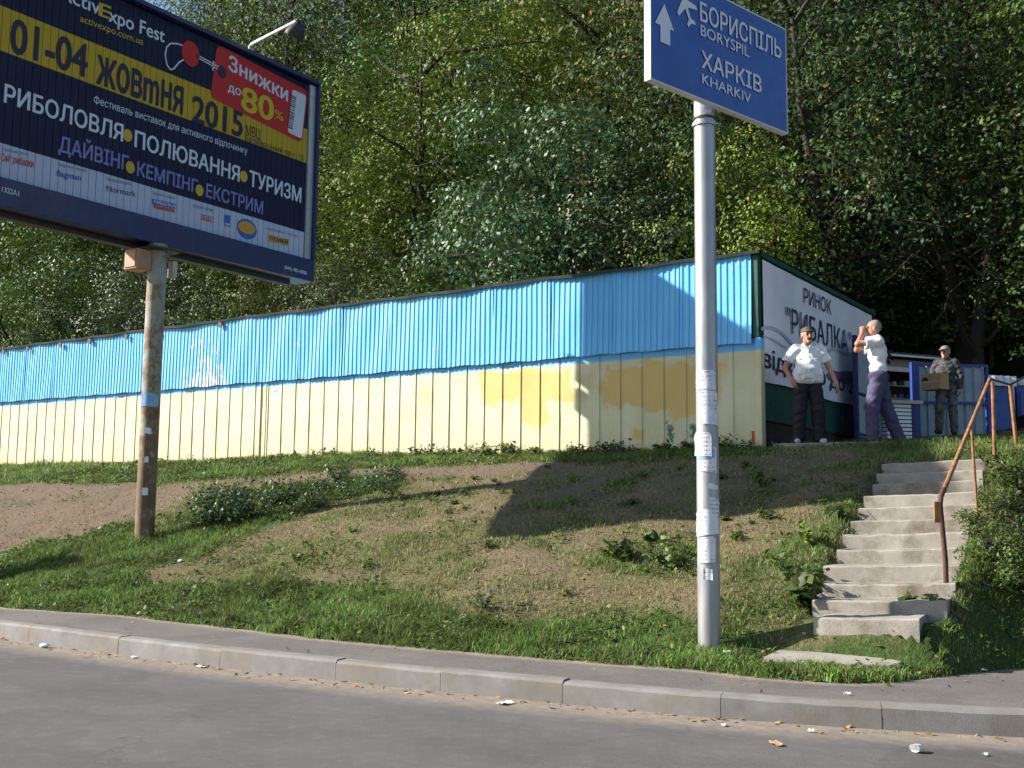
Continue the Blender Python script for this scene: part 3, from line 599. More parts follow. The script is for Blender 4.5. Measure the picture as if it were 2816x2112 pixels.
def rescale(root, K):       # enlarge a finished thing about the camera point: same outline, other distance
    nr = CAM+K*(np.array(root.location)-CAM); d = {}
    for ch in root.children:
        if ch.type != 'MESH': continue
        wl = np.array(ch.location)+np.array(root.location); ch.location = tuple(CAM+K*(wl-CAM)-nr); ch.scale = tuple(K*q for q in ch.scale)
    root.location = tuple(nr)
rescale(shed, KS); rescale(bn, KS)
# ================================================================== BILLBOARD
BX = -12.45
bb = thing('billboard', (-12.40, 9.40, float(terr(-12.40, 9.40))), 'large navy and yellow billboard on a rusty steel pole', 'billboard')
def c1(x, y): return (.4823*x, .4823*y)
def bd(x, y, dx=0): return atX(*c1(x, y), BX+dx)
y_in0 = 6.55; y_in1 = float(bd(1748, 900)[1]); z_pb = float(bd(1000, 1277)[2]); z_pt = float(bd(1760, 482)[2])
z_y1, z_y0, z_w1 = [float(np.mean([bd(*q)[2] for q in Q])) for Q in (((300, 155), (1100, 470), (1700, 718)), ((300, 392), (1000, 655), (1700, 918)), ((300, 895), (1000, 1107), (1700, 1322)))]
m = NT('poster_print'); v = m.pos(); z = m.xyz(v)[2]; n = m.noise(v, 2.0, 4); n5 = m.noise(v, 14, 4, .7)
navy = m.ramp(n, [(.3, (.010, .012, .036)), (.7, (.015, .017, .048))]); st = lambda a: m.math('MULTIPLY', m.math('SUBTRACT', z, a), 400, clamp=True)
c = m.mix(st(z_w1), (.40, .46, .60), navy); c = m.mix(st(z_y0), c, (.44, .315, .022)); c = m.mix(st(z_y1), c, (.008, .012, .036))
c = m.mix(m.ramp(n5, [(.70, 0.), (.74, .35)]), c, (.25, .3, .36))
m.set('Base Color', c); m.set('Roughness', .5); m.set('Specular IOR Level', .2); M['poster'] = m.m
yo0, yo1, zo0, zo1 = 6.36, float(atX(884, 225, BX+.10)[1]), float(atX(858, 775, BX+.075)[2]), float(atX(884, 225, BX+.10)[2])
NX = (1, 0, 0)
# vertical turning slats
sl_n = 52; pit = (y_in1-y_in0)/sl_n
mb = MB(); w = pit-.007; mb.add([(0, .003, 0), (-.004, 0, 0), (-.06, w*.5, 0), (-.004, w+.003, 0), (0, w, 0), (0, .003, 1), (-.004, 0, 1), (-.06, w*.5, 1), (-.004, w+.003, 1), (0, w, 1)],
       [(0, 4, 9, 5), (1, 0, 5, 6), (2, 1, 6, 7), (3, 2, 7, 8), (4, 3, 8, 9), (0, 1, 2, 3, 4), (9, 8, 7, 6, 5)]); slat_me = mb.mesh('slat', 'poster')
rng = np.random.RandomState(8)
for k in range(sl_n):
    o = link(bpy.data.objects.new('slat', slat_me), bb); o.location += Vector((BX+rng.uniform(-.001, .001), y_in0+k*pit+.003, z_pb)); o.scale = (1, 1, z_pt-z_pb); o.rotation_euler = (0, 0, rng.uniform(-.012, .012))
# frame: box case with four rims
XF0, XF1 = BX-.34, BX+.10
obj('case_back', MB().box((XF0, yo0+.02, zo0+.02), (XF0+.03, yo1-.02, zo1-.02)), 'dark_metal', bb)
obj('backing', MB().box((BX-.16, y_in0-.05, z_pb-.05), (BX-.10, y_in1+.05, z_pt+.05)), 'dark', bb)
obj('frame_top', MB().box((XF0, yo0, z_pt+.02), (XF1, yo1, zo1)), 'frame_blue', bb, bevel=.01)
obj('frame_skirt', MB().box((XF0, yo0, zo0), (BX+.075, yo1, z_pb-.012)), 'frame_blue', bb, bevel=.01)
obj('frame_side', MB().box((XF0, y_in1+.135, z_pb-.010), (XF1, yo1, z_pt+.018)), 'frame_blue', bb, bevel=.01)
obj('frame_side', MB().box((XF0, yo0, z_pb-.010), (XF1, y_in0-.02, z_pt+.018)), 'frame_blue', bb, bevel=.01)
obj('silver_strip', MB().box((BX-.05, y_in1+.006, z_pb+.0), (BX+.03, y_in1+.132, z_pt)), 'silver', bb)
obj('under_rail', MB().box((XF0+.05, yo0+.05, zo0-.07), (XF0+.18, yo1-.3, zo0-.003)), 'dark_metal', bb)
base = np.array([-12.40, 9.40]); zb = float(terr(*base))
pole = obj('pole', MB().tube([(base[0], base[1], zb-.4), (base[0], base[1], 3), (base[0], base[1], zo0-.004)], [.128, .127, .126], 28), 'rusty', bb, smooth=True, auto=50)
obj('pole_head', MB().box((base[0]-.24, base[1]-.24, zo0-.10), (base[0]+.20, base[1]+.24, zo0-.072)), 'dark_metal', bb)
bx0 = atY(380, 716, 9.15)
obj('electric_box', MB().box((bx0[0]-.14, bx0[1]-.12, bx0[2]-.14), (bx0[0]+.13, bx0[1]+.12, bx0[2]+.14)), 'tan_box', bb, bevel=.01)
eb = bpy.data.objects['electric_box']
obj('box_hatch', MB().box((bx0[0]-.12, bx0[1]-.132, bx0[2]-.115), (bx0[0]+.11, bx0[1]-.1205, bx0[2]+.115)), 'tan_box', eb, bevel=.004)
obj('box_arm', MB().box((bx0[0]-.02, bx0[1]+.12, bx0[2]-.04), (bx0[0]+.05, 9.36, bx0[2]+.04)), 'dark_metal', bb)
obj('junction_box', MB().box((base[0]+.02, base[1]+.165, 4.45), (base[0]+.13, base[1]+.24, 4.68)), 'beige', bb)
for zc in (5.72, 6.2):
    obj('junction_box', MB().box((XF0-.10, yo1-.22, zc-.17), (XF0+.01, yo1+.09, zc+.17)), 'sign_edge', bb)
# stickers on the pole
def curved_paper(parent, cx, cy, r, a0, a1, z0, z1, mat, name='paper_notice', seed=0, n=9):
    rr = np.random.RandomState(seed); P = np.zeros((5, n, 3)); tl = rr.uniform(-.025, .025)
    for i in range(5):
        for j in range(n):
            a = a0+(a1-a0)*j/(n-1); rad = r+.004+.002*rr.rand()+(.010*rr.rand() if j in (0, n-1) else 0); zt = z0+(z1-z0)*i/4+(tl*(j/(n-1)-.5) if i in (0, 4) else 0)+(rr.uniform(-.03, .0) if i == 4 and j in (0, n-1) else 0)
            P[i, j] = (cx+rad*math.cos(a), cy+rad*math.sin(a), zt)
    return obj(name, MB().grid(P), mat, parent, smooth=True)
AC = math.atan2(-base[1], -base[0])
for z0, z1, mt, a in ((2.62, 2.80, 'paper_blue', .9), (2.25, 2.33, 'paper', .35), (1.86, 1.94, 'paper', .2), (1.42, 1.52, 'paper', .3)): curved_paper(bb, base[0], base[1], .127, AC-a-.15, AC+a-.15, z0, z1, mt, seed=int(z0*10))
# prints
W_, Y_, D_, LV = 'p_white', 'p_yellow', 'p_dark', 'p_lav'
for body, L, Rp, T, mt, bold, ref in (
        ('Activ', (330, -12), (566, 85), (352, -90), W_, .02, 'H'), ('E', (562, 88), (627, 112), (583, 18), Y_, .03, 'H'), ('xpo Fest', (618, 120), (935, 243), (640, 45), W_, .02, 'H'),
        ('activexpo.com.ua', (455, 122), (815, 258), (460, 82), Y_, .008, 'H'), ('01-04', (57, 292), (490, 440), (72, 92), D_, .032, 'H'), ('жовmня', (550, 472), (1038, 650), (572, 318), D_, .032, 'x'),
        ('2015', (1093, 690), (1378, 782), (1105, 538), D_, .032, 'H'), ('Фестиваль виставок для активного відпочинку', (533, 588), (1408, 880), (536, 545), W_, .0, 'H'),
        ('РИБОЛОВЛЯ', (22, 582), (697, 806), (33, 480), W_, .03, 'H'), ('ПОЛЮВАННЯ', (766, 836), (1362, 1036), (774, 744), W_, .03, 'H'), ('ТУРИЗМ', (1420, 1058), (1714, 1156), (1426, 972), W_, .03, 'H'),
        ('ДАЙВІНГ', (333, 862), (728, 974), (345, 776), LV, .03, 'H'), ('КЕМПІНГ', (780, 1000), (1122, 1102), (787, 922), LV, .03, 'H'), ('ЕКСТРИМ', (1174, 1122), (1496, 1222), (1180, 1047), LV, .03, 'H'),
        ('МВЦ', (1400, 770), (1482, 797), (1404, 710), D_, -.004, 'H'), ('Броварський пр-т, 15', (1397, 800), (1729, 916), (1401, 768), D_, -.004, 'H'),
        ('Світ рибалки', (4, 915), (188, 955), (8, 872), 'p_redsoft', .02, 'H'), ('flagman', (320, 1002), (460, 1030), (326, 968), 'p_blue', .02, 'H'), ('Normark', (606, 1090), (772, 1122), (610, 1055), D_, .01, 'H'),
        ('ІБІС', (1145, 1252), (1216, 1270), (1147, 1222), 'p_redsoft', .03, 'H'), ('Генеральний партнер', (12, 858), (160, 888), (14, 840), 'p_grey', .0, 'H'), ('Генеральний партнер', (330, 945), (492, 982), (332, 925), 'p_grey', .0, 'H'),
        ('Інформаційний партнер', (606, 1028), (752, 1060), (608, 1008), 'p_grey', .0, 'H'), ('Офіційний партнер', (868, 1108), (998, 1138), (870, 1090), 'p_grey', .0, 'H'), ('Офіційний партнер', (1098, 1180), (1215, 1208), (1100, 1162), 'p_grey', .0, 'H'),
        ('Інформаційний партнер', (1512, 1305), (1692, 1352), (1514, 1290), 'p_grey', .0, 'H'), ('BLUE', (1278, 1288), (1314, 1297), (1279, 1276), D_, .01, 'H')):
    put_text(bb, body, bd(*L), bd(*Rp), bd(*T), NX, mt, bold, ref)
uu, vv = np.array([0, 1., 0]), np.array([0, 0, 1.])
for (x, y, r) in ((728, 772, .088), (1390, 1006, .088), (743, 954, .085), (1138, 1085, .085)): obj('dot', MB().poly(disc(bd(x, y, .007), r*.85, r, uu, vv), .001, NX), Y_, bb)
def rounded(pts, rad, n=5):
    out = []; N = len(pts); pts = [np.asarray(q) for q in pts]
    for i in range(N):
        p, a, b = pts[i], pts[i-1], pts[(i+1) % N]; ua = (a-p)/np.linalg.norm(a-p); ub = (b-p)/np.linalg.norm(b-p)
        for k in range(n): t = k/(n-1); out.append(p+ua*rad*(1-t)**2+ub*rad*t**2)
    return out
tagp = obj('price_tag', MB().poly(rounded([bd(*q, .009) for q in ((1238, 252), (1757, 520), (1722, 815), (1199, 552))], .12), .003, NX), 'p_red', bb)
for body, L, Rp, T, mt, bold, ref in (('Знижки', (1300, 397), (1636, 579), (1308, 314), W_, .03, 'H'), ('до', (1297, 520), (1369, 548), (1300, 483), W_, .02, 'x'), ('80', (1374, 622), (1552, 695), (1392, 488), 'p_lemon', .03, 'H'), ('%', (1562, 672), (1611, 692), (1568, 622), 'p_lemon', .0, 'H')):
    put_text(bb, body, bd(*L), bd(*Rp), bd(*T), NX, mt, bold, ref, lift=.013)
obj('tag_label', MB().poly(rounded([bd(*q, .013) for q in ((1668, 508), (1746, 546), (1720, 792), (1640, 752))], .05), .002, NX), W_, bb)
rng = np.random.RandomState(2); yb = 540
while yb < 720:
    h = rng.uniform(3, 9); xo = 1690-(yb-540)*.115-22
    obj('barcode_bar', MB().poly([bd(*q, .016) for q in ((xo-8, yb), (xo+22, yb+14), (xo+22, yb+14+h), (xo-8, yb+h))], .001, NX), D_, bb); yb += h+rng.uniform(4, 9)
obj('tag_hole', MB().poly(disc(bd(1266, 410, .013), .085, .095, uu, vv), .001, NX), D_, bb)
obj('seal', MB().poly(disc(bd(1087, 306, .012), .16, .19, uu, vv), .001, NX), 'p_red', bb)
ribbon(bb, [bd(*q) for q in ((1062, 268), (1010, 250), (970, 248), (948, 270), (940, 315), (950, 370), (970, 398), (990, 392), (1020, 355), (1060, 332))], .022, NX, W_, 'string')
ribbon(bb, [bd(*q) for q in ((1118, 312), (1190, 352), (1262, 392))], .018, NX, W_, 'string', .012); ribbon(bb, [bd(*q) for q in ((1116, 325), (1190, 366), (1255, 405))], .018, NX, W_, 'string', .012)
ribbon(bb, [bd(*q) for q in ((1216, 350), (1210, 402))], .025, NX, W_, 'string', .012)
for Q, mt in ((((868, 1132), (1000, 1162), (1000, 1192), (868, 1164)), 'p_blue'), (((875, 1168), (996, 1195), (996, 1212), (875, 1186)), 'p_redsoft'), (((1280, 1222), (1315, 1230), (1312, 1276), (1277, 1268)), 'p_blue'), (((1525, 1336), (1646, 1364), (1646, 1402), (1525, 1374)), 'p_orange')):
    obj('logo_field', MB().poly([bd(*q, .006) for q in Q], .001, NX), mt, bb)
put_text(bb, 'РИБАЛКА', bd(876, 1160), bd(994, 1186), bd(877, 1140), NX, W_, .02, lift=.010); put_text(bb, 'ТРОФЕЙ', bd(1532, 1368), bd(1638, 1393), bd(1532, 1345), NX, D_, .02, lift=.010)
obj('logo_field', MB().poly(disc(bd(1408, 1306, .006), .20, .155, uu, vv), .001, NX), 'p_blue', bb); obj('logo_field', MB().poly(disc(bd(1408, 1299, .009), .17, .095, uu, vv), .001, NX), 'p_orange', bb)
put_text(bb, '1322А1', atX(*c1(8, 1092), BX+.075), atX(*c1(106, 1120), BX+.075), atX(*c1(12, 1062), BX+.075), NX, W_, .02); put_text(bb, '(044) 482-0808', atX(*c1(1620, 1532), BX+.075), atX(*c1(1746, 1567), BX+.075), atX(*c1(1622, 1512), BX+.075), NX, W_, .02)
# flood lamp on an arm above the board
ar0 = np.array([BX+.02, float(atX(685, 122, BX)[1]), zo1]); ar1 = ar0+(.0, 0, .10); ar2 = atX(692, 121, BX+.10); ar3 = atX(815, 58, BX+1.45)
arm = obj('lamp_arm', MB().tube([ar0-(0, 0, .02), ar1-(0, 0, .02), ar2, ar3], .024, 8), 'sign_edge', bb, smooth=True, auto=50)
lc = atX(812, 92, BX+1.36)
lamp = MB(); t1 = np.array([-.62, 0, -.78]); t1 /= np.linalg.norm(t1); s1 = np.array([0, 1., 0]); u1 = np.cross(s1, t1)
prof = [(-.16, .05), (-.10, .11), (0, .155), (.05, .16)]; V = []
for d_, r_ in prof:
    for k in range(16): a = 2*math.pi*k/16; V.append(lc+t1*d_+r_*(s1*math.cos(a)*.95+u1*math.sin(a)*.8))
lamp.add(V, [(i*16+k, i*16+(k+1) % 16, (i+1)*16+(k+1) % 16, (i+1)*16+k) for i in range(3) for k in range(16)]+[tuple(range(15, -1, -1))])
lo = obj('lamp_head', lamp, 'dark_metal', bb, smooth=True, auto=60)
obj('lamp_glass', MB().poly([lc+t1*.047+.148*(s1*math.cos(2*math.pi*k/16)*.95+u1*math.sin(2*math.pi*k/16)*.8) for k in range(16)], .004, t1), 'beige', bb)
obj('lamp_bracket', MB().tube([ar3+(0, 0, .02), lc-t1*.18], .02, 6), 'dark_metal', bb)

# ================================================================== ROAD SIGN
SP = np.array([-3.73, 8.37]); zs0 = float(terr(*SP))
sg = thing('road_sign', (SP[0], SP[1], zs0), 'blue direction sign on a grey pole covered in paper notices', 'road sign')
an = math.radians(14.3); DR = np.array([math.sin(an), math.cos(an), 0]); NM = np.array([DR[1], -DR[0], 0]); P0 = np.array([SP[0], SP[1], 0])+.19*NM
def onsign(s_, z, lift=0): return P0+DR*s_+np.array([0, 0, z])+NM*lift
obj('pole', MB().tube([(SP[0], SP[1], zs0-.3), (SP[0], SP[1], 2.5), (SP[0], SP[1], 5.9)], [.093, .091, .089], 32), 'galv', sg, smooth=True, auto=50)
sw0, sw1, sz0, sz1 = -.905, .963, 4.728, 5.712
ctr = onsign((sw0+sw1)/2, (sz0+sz1)/2)
obj('board', MB().obox(ctr-NM*.012, DR*(sw1-sw0)/2, NM*.008, np.array([0, 0, (sz1-sz0)/2])), 'sign_blue', sg)
fl = MB()
for s_ in (sw0, sw1): fl.obox(onsign(s_, (sz0+sz1)/2, -.035), DR*.006, NM*.032, np.array([0, 0, (sz1-sz0)/2+.006]))
for z in (sz0, sz1): fl.obox(onsign((sw0+sw1)/2, z, -.035), DR*((sw1-sw0)/2-.007), NM*.032, np.array([0, 0, .006]))
obj('rim', fl, 'sign_edge', sg)
for z in (4.86, 5.55): obj('rail', MB().obox(onsign(.03, z, -.05), DR*.85, NM*.018, np.array([0, 0, .03])), 'zinc', sg)
obj('clamp', MB().tube([(SP[0], SP[1], 4.60), (SP[0], SP[1], 4.632)], .105, 24), 'galv', sg, smooth=True, auto=50); obj('clamp', MB().tube([(SP[0], SP[1], 4.66), (SP[0], SP[1], 4.675)], .102, 24), 'dark_metal', sg, smooth=True, auto=50)
put_text(sg, 'БОРИСПІЛЬ', onsign(-.286, 5.405), onsign(.874, 5.405), onsign(-.286, 5.572), NM, 'sign_white', .022, lift=.003)
put_text(sg, 'BORYSPIL', onsign(-.282, 5.278), onsign(.39, 5.278), onsign(-.28, 5.375), NM, 'sign_white', .014, lift=.003)
put_text(sg, 'ХАРКІВ', onsign(-.272, 4.998), onsign(.563, 4.998), onsign(-.27, 5.148), NM, 'sign_white', .022, lift=.003)
put_text(sg, 'KHARKIV', onsign(-.268, 4.862), onsign(.405, 4.862), onsign(-.268, 4.952), NM, 'sign_white', .014, lift=.003)
ar = [(-.745, 5.40), (-.625, 5.205), (-.675, 5.205), (-.675, 5.065), (-.795, 5.065), (-.795, 5.205), (-.860, 5.205)]
obj('arrow', MB().poly([onsign(a, z, .0035) for a, z in ar], .002, NM), 'sign_white', sg)
# aeroplane symbol, nose up to the left
pl = [(0, .26), (.025, .20), (.025, .08), (.19, -.04), (.19, -.09), (.025, -.03), (.02, -.16), (.075, -.20), (.075, -.24), (0, -.215)]
pl = pl+[(-a, b) for a, b in pl[::-1][1:-1]]; th = math.radians(28)
obj('plane_symbol', MB().poly([onsign(-.475+.72*(a*math.cos(th)-b*math.sin(th)), 5.475+.72*(a*math.sin(th)+b*math.cos(th)), .0035) for a, b in pl], .002, NM), 'sign_white', sg)
AC = math.atan2(-SP[1], -SP[0])
def zpx(y): return float(atD(1950, y, 9.0)[2])
for k, (ya, yb, a0, a1, mt) in enumerate(((1018, 1072, -1.0, .75, 'notice'), (1075, 1168, -.55, .95, 'notice'), (1190, 1255, -1.15, .3, 'notice'), (1225, 1298, -.9, .75, 'notice'), (1232, 1262, -.8, .55, 'paper_blue'), (1400, 1470, -1.0, .85, 'notice'), (1474, 1545, -.9, .6, 'notice'), (1330, 1345, -.1, .8, 'notice'), (1370, 1398, .1, .95, 'notice'), (1560, 1590, -.4, .3, 'notice'))):
    curved_paper(sg, SP[0], SP[1], .092+.0045*(k % 3)+.002, AC+a0, AC+a1, zpx(yb), zpx(ya), mt, seed=40+k)

rescale(sg, .965)
# ================================================================== STAIRS, RAILING, SLABS
st = thing('concrete_stairs', (-2.6, 8.5, .38), 'worn concrete steps climbing the slope to the gates', 'stairs')
az = math.radians(-6.4); A = np.array([math.sin(az), math.cos(az), 0]); Bv = np.array([math.cos(az), -math.sin(az), math.tan(math.radians(2.67))])
O0 = np.array([-3.140, 9.234, .70]); rng = np.random.RandomState(21)
def stair_pt(i, w):       # left end (w = 0) to right end (w = 1.106) of the nose of step i
    zz = .70+.13*i if i >= 0 else {-1: .591, -2: .490}[i]
    return np.array([O0[0], O0[1], zz])+A*.419*i+Bv*w
for i in range(-2, 10):
    jl, jr = {-2: (.17, .95), -1: (.07, 1.10)}.get(i, (rng.uniform(-.015, .025), 1.106+rng.uniform(-.015, .03)))
    L, Rr = stair_pt(i, jl), stair_pt(i, jr); n = 14; P = []
    dpt = .49; sag = rng.uniform(.0, .010)
    for k in range(n+1):
        t = k/n; q = L*(1-t)+Rr*t; q = q+np.array([0, 0, -sag*math.sin(math.pi*t)+rng.uniform(-.004, .004)]); e = rng.uniform(-.004, .004)
        if rng.rand() < .08: q[2] -= .010; e += .010
        P.append([q+A*e+(0, 0, -.40), q+A*(e*.5)+(0, 0, -.035), q+A*(e+.002)+(0, 0, -.012), q+A*(.016+e)+(0, 0, 0), q+A*dpt+(0, 0, rng.uniform(-.004, .004)), q+A*dpt+(0, 0, -.40)])
    mb = MB(); mb.grid(np.array(P)); mb.f += [(5, 4, 3, 2, 1, 0), tuple(range(6*n, 6*n+6))]; mb.mi += [0, 0]; obj('step', mb, 'concrete', st, smooth=True, auto=32)
rl = thing('handrail', (-2.0, 9.3, .7), 'rusty pipe handrail on the right of the concrete stairs', 'handrail')
p1 = gp(2603, 1648); d1 = (p1-CAM)@FW
p1b = atD(2585, 1385, d1); q1 = stair_pt(9, 1.13); d2 = float((q1-CAM)@FW)+.15; tp = atD(2722, 1042, d2)
obj('post', MB().tube([p1-(0, 0, .15), atD(2600, 1540, d1), p1b], .021, 10), 'rust_dark', rl, smooth=True, auto=60)
obj('bend', MB().tube([p1b, p1b+(.004, .02, .06), p1b+(tp-p1b)*.06+(0, 0, .035)], .022, 10), 'rust_dark', rl, smooth=True, auto=60)
s0 = p1b+(tp-p1b)*.055+(0, 0, .03)
obj('rail', MB().tube([s0, tp], .021, 10), 'rust_rail', rl, smooth=True, auto=60)
obj('plate', MB().obox(atD(2577, 1408, d1-.04), RT*.026, FW*.012, UP*.085), 'rust_rail', rl, bevel=.004)
for x_, y0, y1, dd in ((2736, 1052, 1285, d2),):
    obj('post', MB().tube([atD(x_, y1, dd)-(0, 0, .12), atD(x_-6, y0, dd)], .022, 10), 'rust_rail', rl, smooth=True, auto=60)
dm = d1+(d2-d1)*.72; mid = s0+(tp-s0)*.52
obj('post', MB().tube([mid+(.0, 0, 0), np.array([mid[0], mid[1], float(terr(mid[0], mid[1]))-.1])+(.03, 0, 0)], .014, 8), 'rust_rail', rl, smooth=True, auto=60)
tp2 = atD(2778, 1058, d2+1.1); tp3 = atD(2830, 1030, d2+2.6)
obj('top_rail', MB().tube([tp, tp2], .014, 8), 'dark_metal', rl, smooth=True, auto=60); obj('top_rail', MB().tube([tp2, tp3], .014, 8), 'dark_metal', rl, smooth=True, auto=60)
pb = atD(2796, 1195, d2+1.1); obj('post', MB().tube([pb-(0, 0, .3), tp2], .024, 10), 'rust_rail', rl, smooth=True, auto=60)

def slab(name, px, z, thick, label, zs=None):
    k_ = .4219; pts = [atZ(1900+a*k_, 1200+b*k_, z) for a, b in px]; mb = MB().poly(pts, thick, (0, 0, 1)); o = obj(name, mb, 'concrete', None, bevel=.012); return tag(o, label, 'slab')
for pts_, lab_ in zip(SLABP, ('pale concrete slab lying in the grass before the stairs',)):
    tag(obj('concrete_slab', MB().poly(pts_[::-1], .12, (0, 0, 1)), 'concrete', None, bevel=.012), lab_, 'slab')
def topslab(px, d, thick, label):
    pts = [atD(x, y, dd) for (x, y), dd in zip(px, d)]; z = float(np.mean([q[2] for q in pts])); pts = [np.array([q[0], q[1], z]) for q in pts]
    return tag(obj('concrete_slab', MB().poly(pts, thick, (0, 0, 1)), 'concrete', None, bevel=.015), label, 'slab')
topslab([(2525, 1229), (2790, 1213), (2800, 1225), (2600, 1222)][:3]+[(2560, 1212)], (15.6, 16, 16.4, 17.5), .14, 'long concrete slab across the path above the stairs')
pA = np.array([-5.5, 15.0]); zA = float(terr(-4.8, 15.2))+.03
tag(obj('concrete_slab', MB().poly([(-5.60, 14.80, zA), (-3.8, 15.0, zA), (-3.9, 16.6, zA), (-5.60, 16.6, zA)], .2, (0, 0, 1)), 'concrete', None, bevel=.015), 'low concrete pad that the two men in white stand on', 'slab')

# ================================================================== GATES, KIOSK, BINS
def corrugated(o0, u, length, z0, z1, depth, nrm, pitch=.1):
    xs = []; hs = []; k = 0
    while k*pitch < length:
        for a, h in ((0, 0), (.40, 0), (.5, 1), (.85, 1), (.95, 0)):
            if (k+a)*pitch <= length: xs.append((k+a)*pitch); hs.append(h*depth)
        k += 1
    o0, u, nrm = (np.asarray(q, float) for q in (o0, u, nrm)); P = np.zeros((2, len(xs), 3))
    for i, z in enumerate((z0, z1)):
        P[i] = o0[None]+u[None]*np.array(xs)[:, None]+nrm[None]*np.array(hs)[:, None]; P[i, :, 2] = z
    return MB().grid(P)
# open leaf beside the banner
g0 = atD(2356, 1206, 18.4); gt = float(atD(2356, 917, 18.4)[2]); X0 = float(g0[0]); g1y = float(atX(2432, 1000, X0)[1]); zb = float(terr(g0[0], g0[1]))
ga = thing('metal_gate', (X0, g0[1], zb), 'open gate leaf with dark navy frame beside the white banner', 'gate')
obj('frame_post', MB().box((X0-.03, g0[1]-.05, zb-.05), (X0+.04, g0[1]+.05, gt)), 'gate_navy', ga, bevel=.006)
obj('frame_post', MB().box((X0-.02, g1y-.03, zb+.1), (X0+.02, g1y+.03, gt)), 'gate_navy', ga)
for z in (zb+.12, (zb+gt)/2-.1, gt-.06): obj('frame_rail', MB().box((X0-.015, g0[1]+.05, z), (X0+.028, g1y-.03, z+.05)), 'gate_navy', ga)
obj('sheet', corrugated((X0+.006, g0[1]+.05, 0), (0, 1, 0), g1y-g0[1]-.08, zb+.1, gt-.02, .012, (1, 0, 0)), 'gate_sheet', ga)
# facing leaf behind the man with the box
D_B = 21.8; a0 = atD(2520, 1207, D_B); a1 = atD(2721, 1205, D_B+.15); u = a1-a0; u[2] = 0; Lg = float(np.linalg.norm(u)); u /= Lg; nb = np.array([u[1], -u[0], 0]); zt = float(atD(2620, 997, D_B)[2]); zb = float(terr((a0[0]+a1[0])/2, a0[1]))-.03
zm = float(atD(2620, 1106, D_B)[2])
gb = thing('metal_gate', (a0[0], a0[1], zb), 'grey corrugated gate leaf in a bright blue frame behind the man with the box', 'gate')
obj('frame_post', MB().obox(a0*(1, 1, 0)+(0, 0, (zb+zt)/2), u*.08, nb*.05, (0, 0, (zt-zb)/2+.02)), 'gate_blue', gb, bevel=.006)
obj('frame_post', MB().obox(a0*(1, 1, 0)+u*Lg+(0, 0, (zb+zt)/2), u*.022, nb*.025, (0, 0, (zt-zb)/2)), 'gate_blue', gb)
for z in (zt-.025, zm): obj('frame_rail', MB().obox(a0*(1, 1, 0)+u*(Lg/2+.03)+nb*.012+(0, 0, z), u*(Lg/2-.055), nb*.02, (0, 0, .028)), 'gate_blue', gb)
obj('sheet', corrugated(a0*(1, 1, 0)+u*.08, u, Lg-.10, zb+.02, zt-.02, .035, -nb, .20), 'gate_sheet', gb)
# white slatted cabinet
D_C = 19.6; w0 = atD(2420, 1210, D_C); w1 = atD(2498, 1210, D_C+.1); uc = (w1-w0)*(1, 1, 0); Lc = float(np.linalg.norm(uc)); uc /= Lc; nc = np.array([uc[1], -uc[0], 0]); zc1 = float(atD(2460, 1112, D_C)[2]); zc0 = float(terr(w0[0], w0[1]))
sc_o = thing('slatted_cabinet', (w0[0], w0[1], zc0), 'low white slatted cabinet standing in the sun before the kiosk', 'cabinet')
n_s = 9; hs = (zc1-zc0)/n_s
for k in range(n_s): obj('slat', MB().obox(w0*(1, 1, 0)+uc*Lc/2+(0, 0, zc0+hs*(k+.5)), uc*(Lc/2-.04+.002*(k % 2)), nc*.20, (0, 0, hs/2-.009)), 'white_slat', sc_o, bevel=.004)
obj('carcass', MB().obox(w0*(1, 1, 0)+uc*Lc/2-nc*.01+(0, 0, (zc0+zc1)/2), uc*(Lc/2-.05), nc*.18, (0, 0, (zc1-zc0)/2)), 'dark', sc_o)
obj('side_post', MB().obox(w0*(1, 1, 0)+uc*(Lc-.0)+(0, 0, (zc0+zc1)/2), uc*.035, nc*.21, (0, 0, (zc1-zc0)/2)), 'gate_navy', sc_o)
obj('counter_top', MB().obox(w0*(1, 1, 0)+uc*(Lc/2+.04)+(0, 0, zc1+.035), uc*(Lc/2+.12), nc*.27, (0, 0, .033)), 'beige', sc_o, bevel=.006)
# kiosk with tin roof
D_K = 24.0; k0 = atD(2425, 1200, D_K); k1 = atD(2572, 1200, D_K+.6); uk = (k1-k0)*(1, 1, 0); Lk = float(np.linalg.norm(uk)); uk /= Lk; nk = np.array([uk[1], -uk[0], 0]); zk = float(terr(k0[0], k0[1]))-.05
zr = lambda y: float(atD(2500, y, D_K)[2])
ki = thing('market_kiosk', (k0[0], k0[1], zk), 'small market kiosk with a corrugated tin roof behind the gates', 'kiosk')
B0 = k0*(1, 1, 0)
def kbox(name, a0_, a1_, z0, z1, n0, n1, mat): return obj(name, MB().obox(B0+uk*(a0_+a1_)/2+nk*(n0+n1)/2+(0, 0, (z0+z1)/2), uk*(a1_-a0_)/2, nk*(n1-n0)/2, (0, 0, (z1-z0)/2)), mat, ki)
zf1, zf0, zo1_, zo0_ = zr(983), zr(1004), zr(1018), zr(1096)
kbox('back_wall', 0, Lk, zk, zf1, -1.4, -1.34, 'dark'); kbox('side_wall', 0, .05, zk, zf1, -1.33, 0, 'beige'); kbox('side_wall', Lk-.05, Lk, zk, zf1, -1.33, 0, 'beige')
kbox('counter_front', .06, Lk-.06, zk, zo0_, -.05, 0, 'beige'); kbox('fascia', -.05, Lk-.12, zf0, zf1, .005, .05, 'beige'); kbox('awning_rail', -.05, Lk-.28, zo1_, zf0-.01, .01, .09, 'white_slat')
for j, z in enumerate((zo0_+.02, (zo0_+zo1_)/2)):
    kbox('shelf', .06, Lk-.06, z, z+.02, -.5, -.06, 'beige')
P = np.zeros((2, 41, 3))
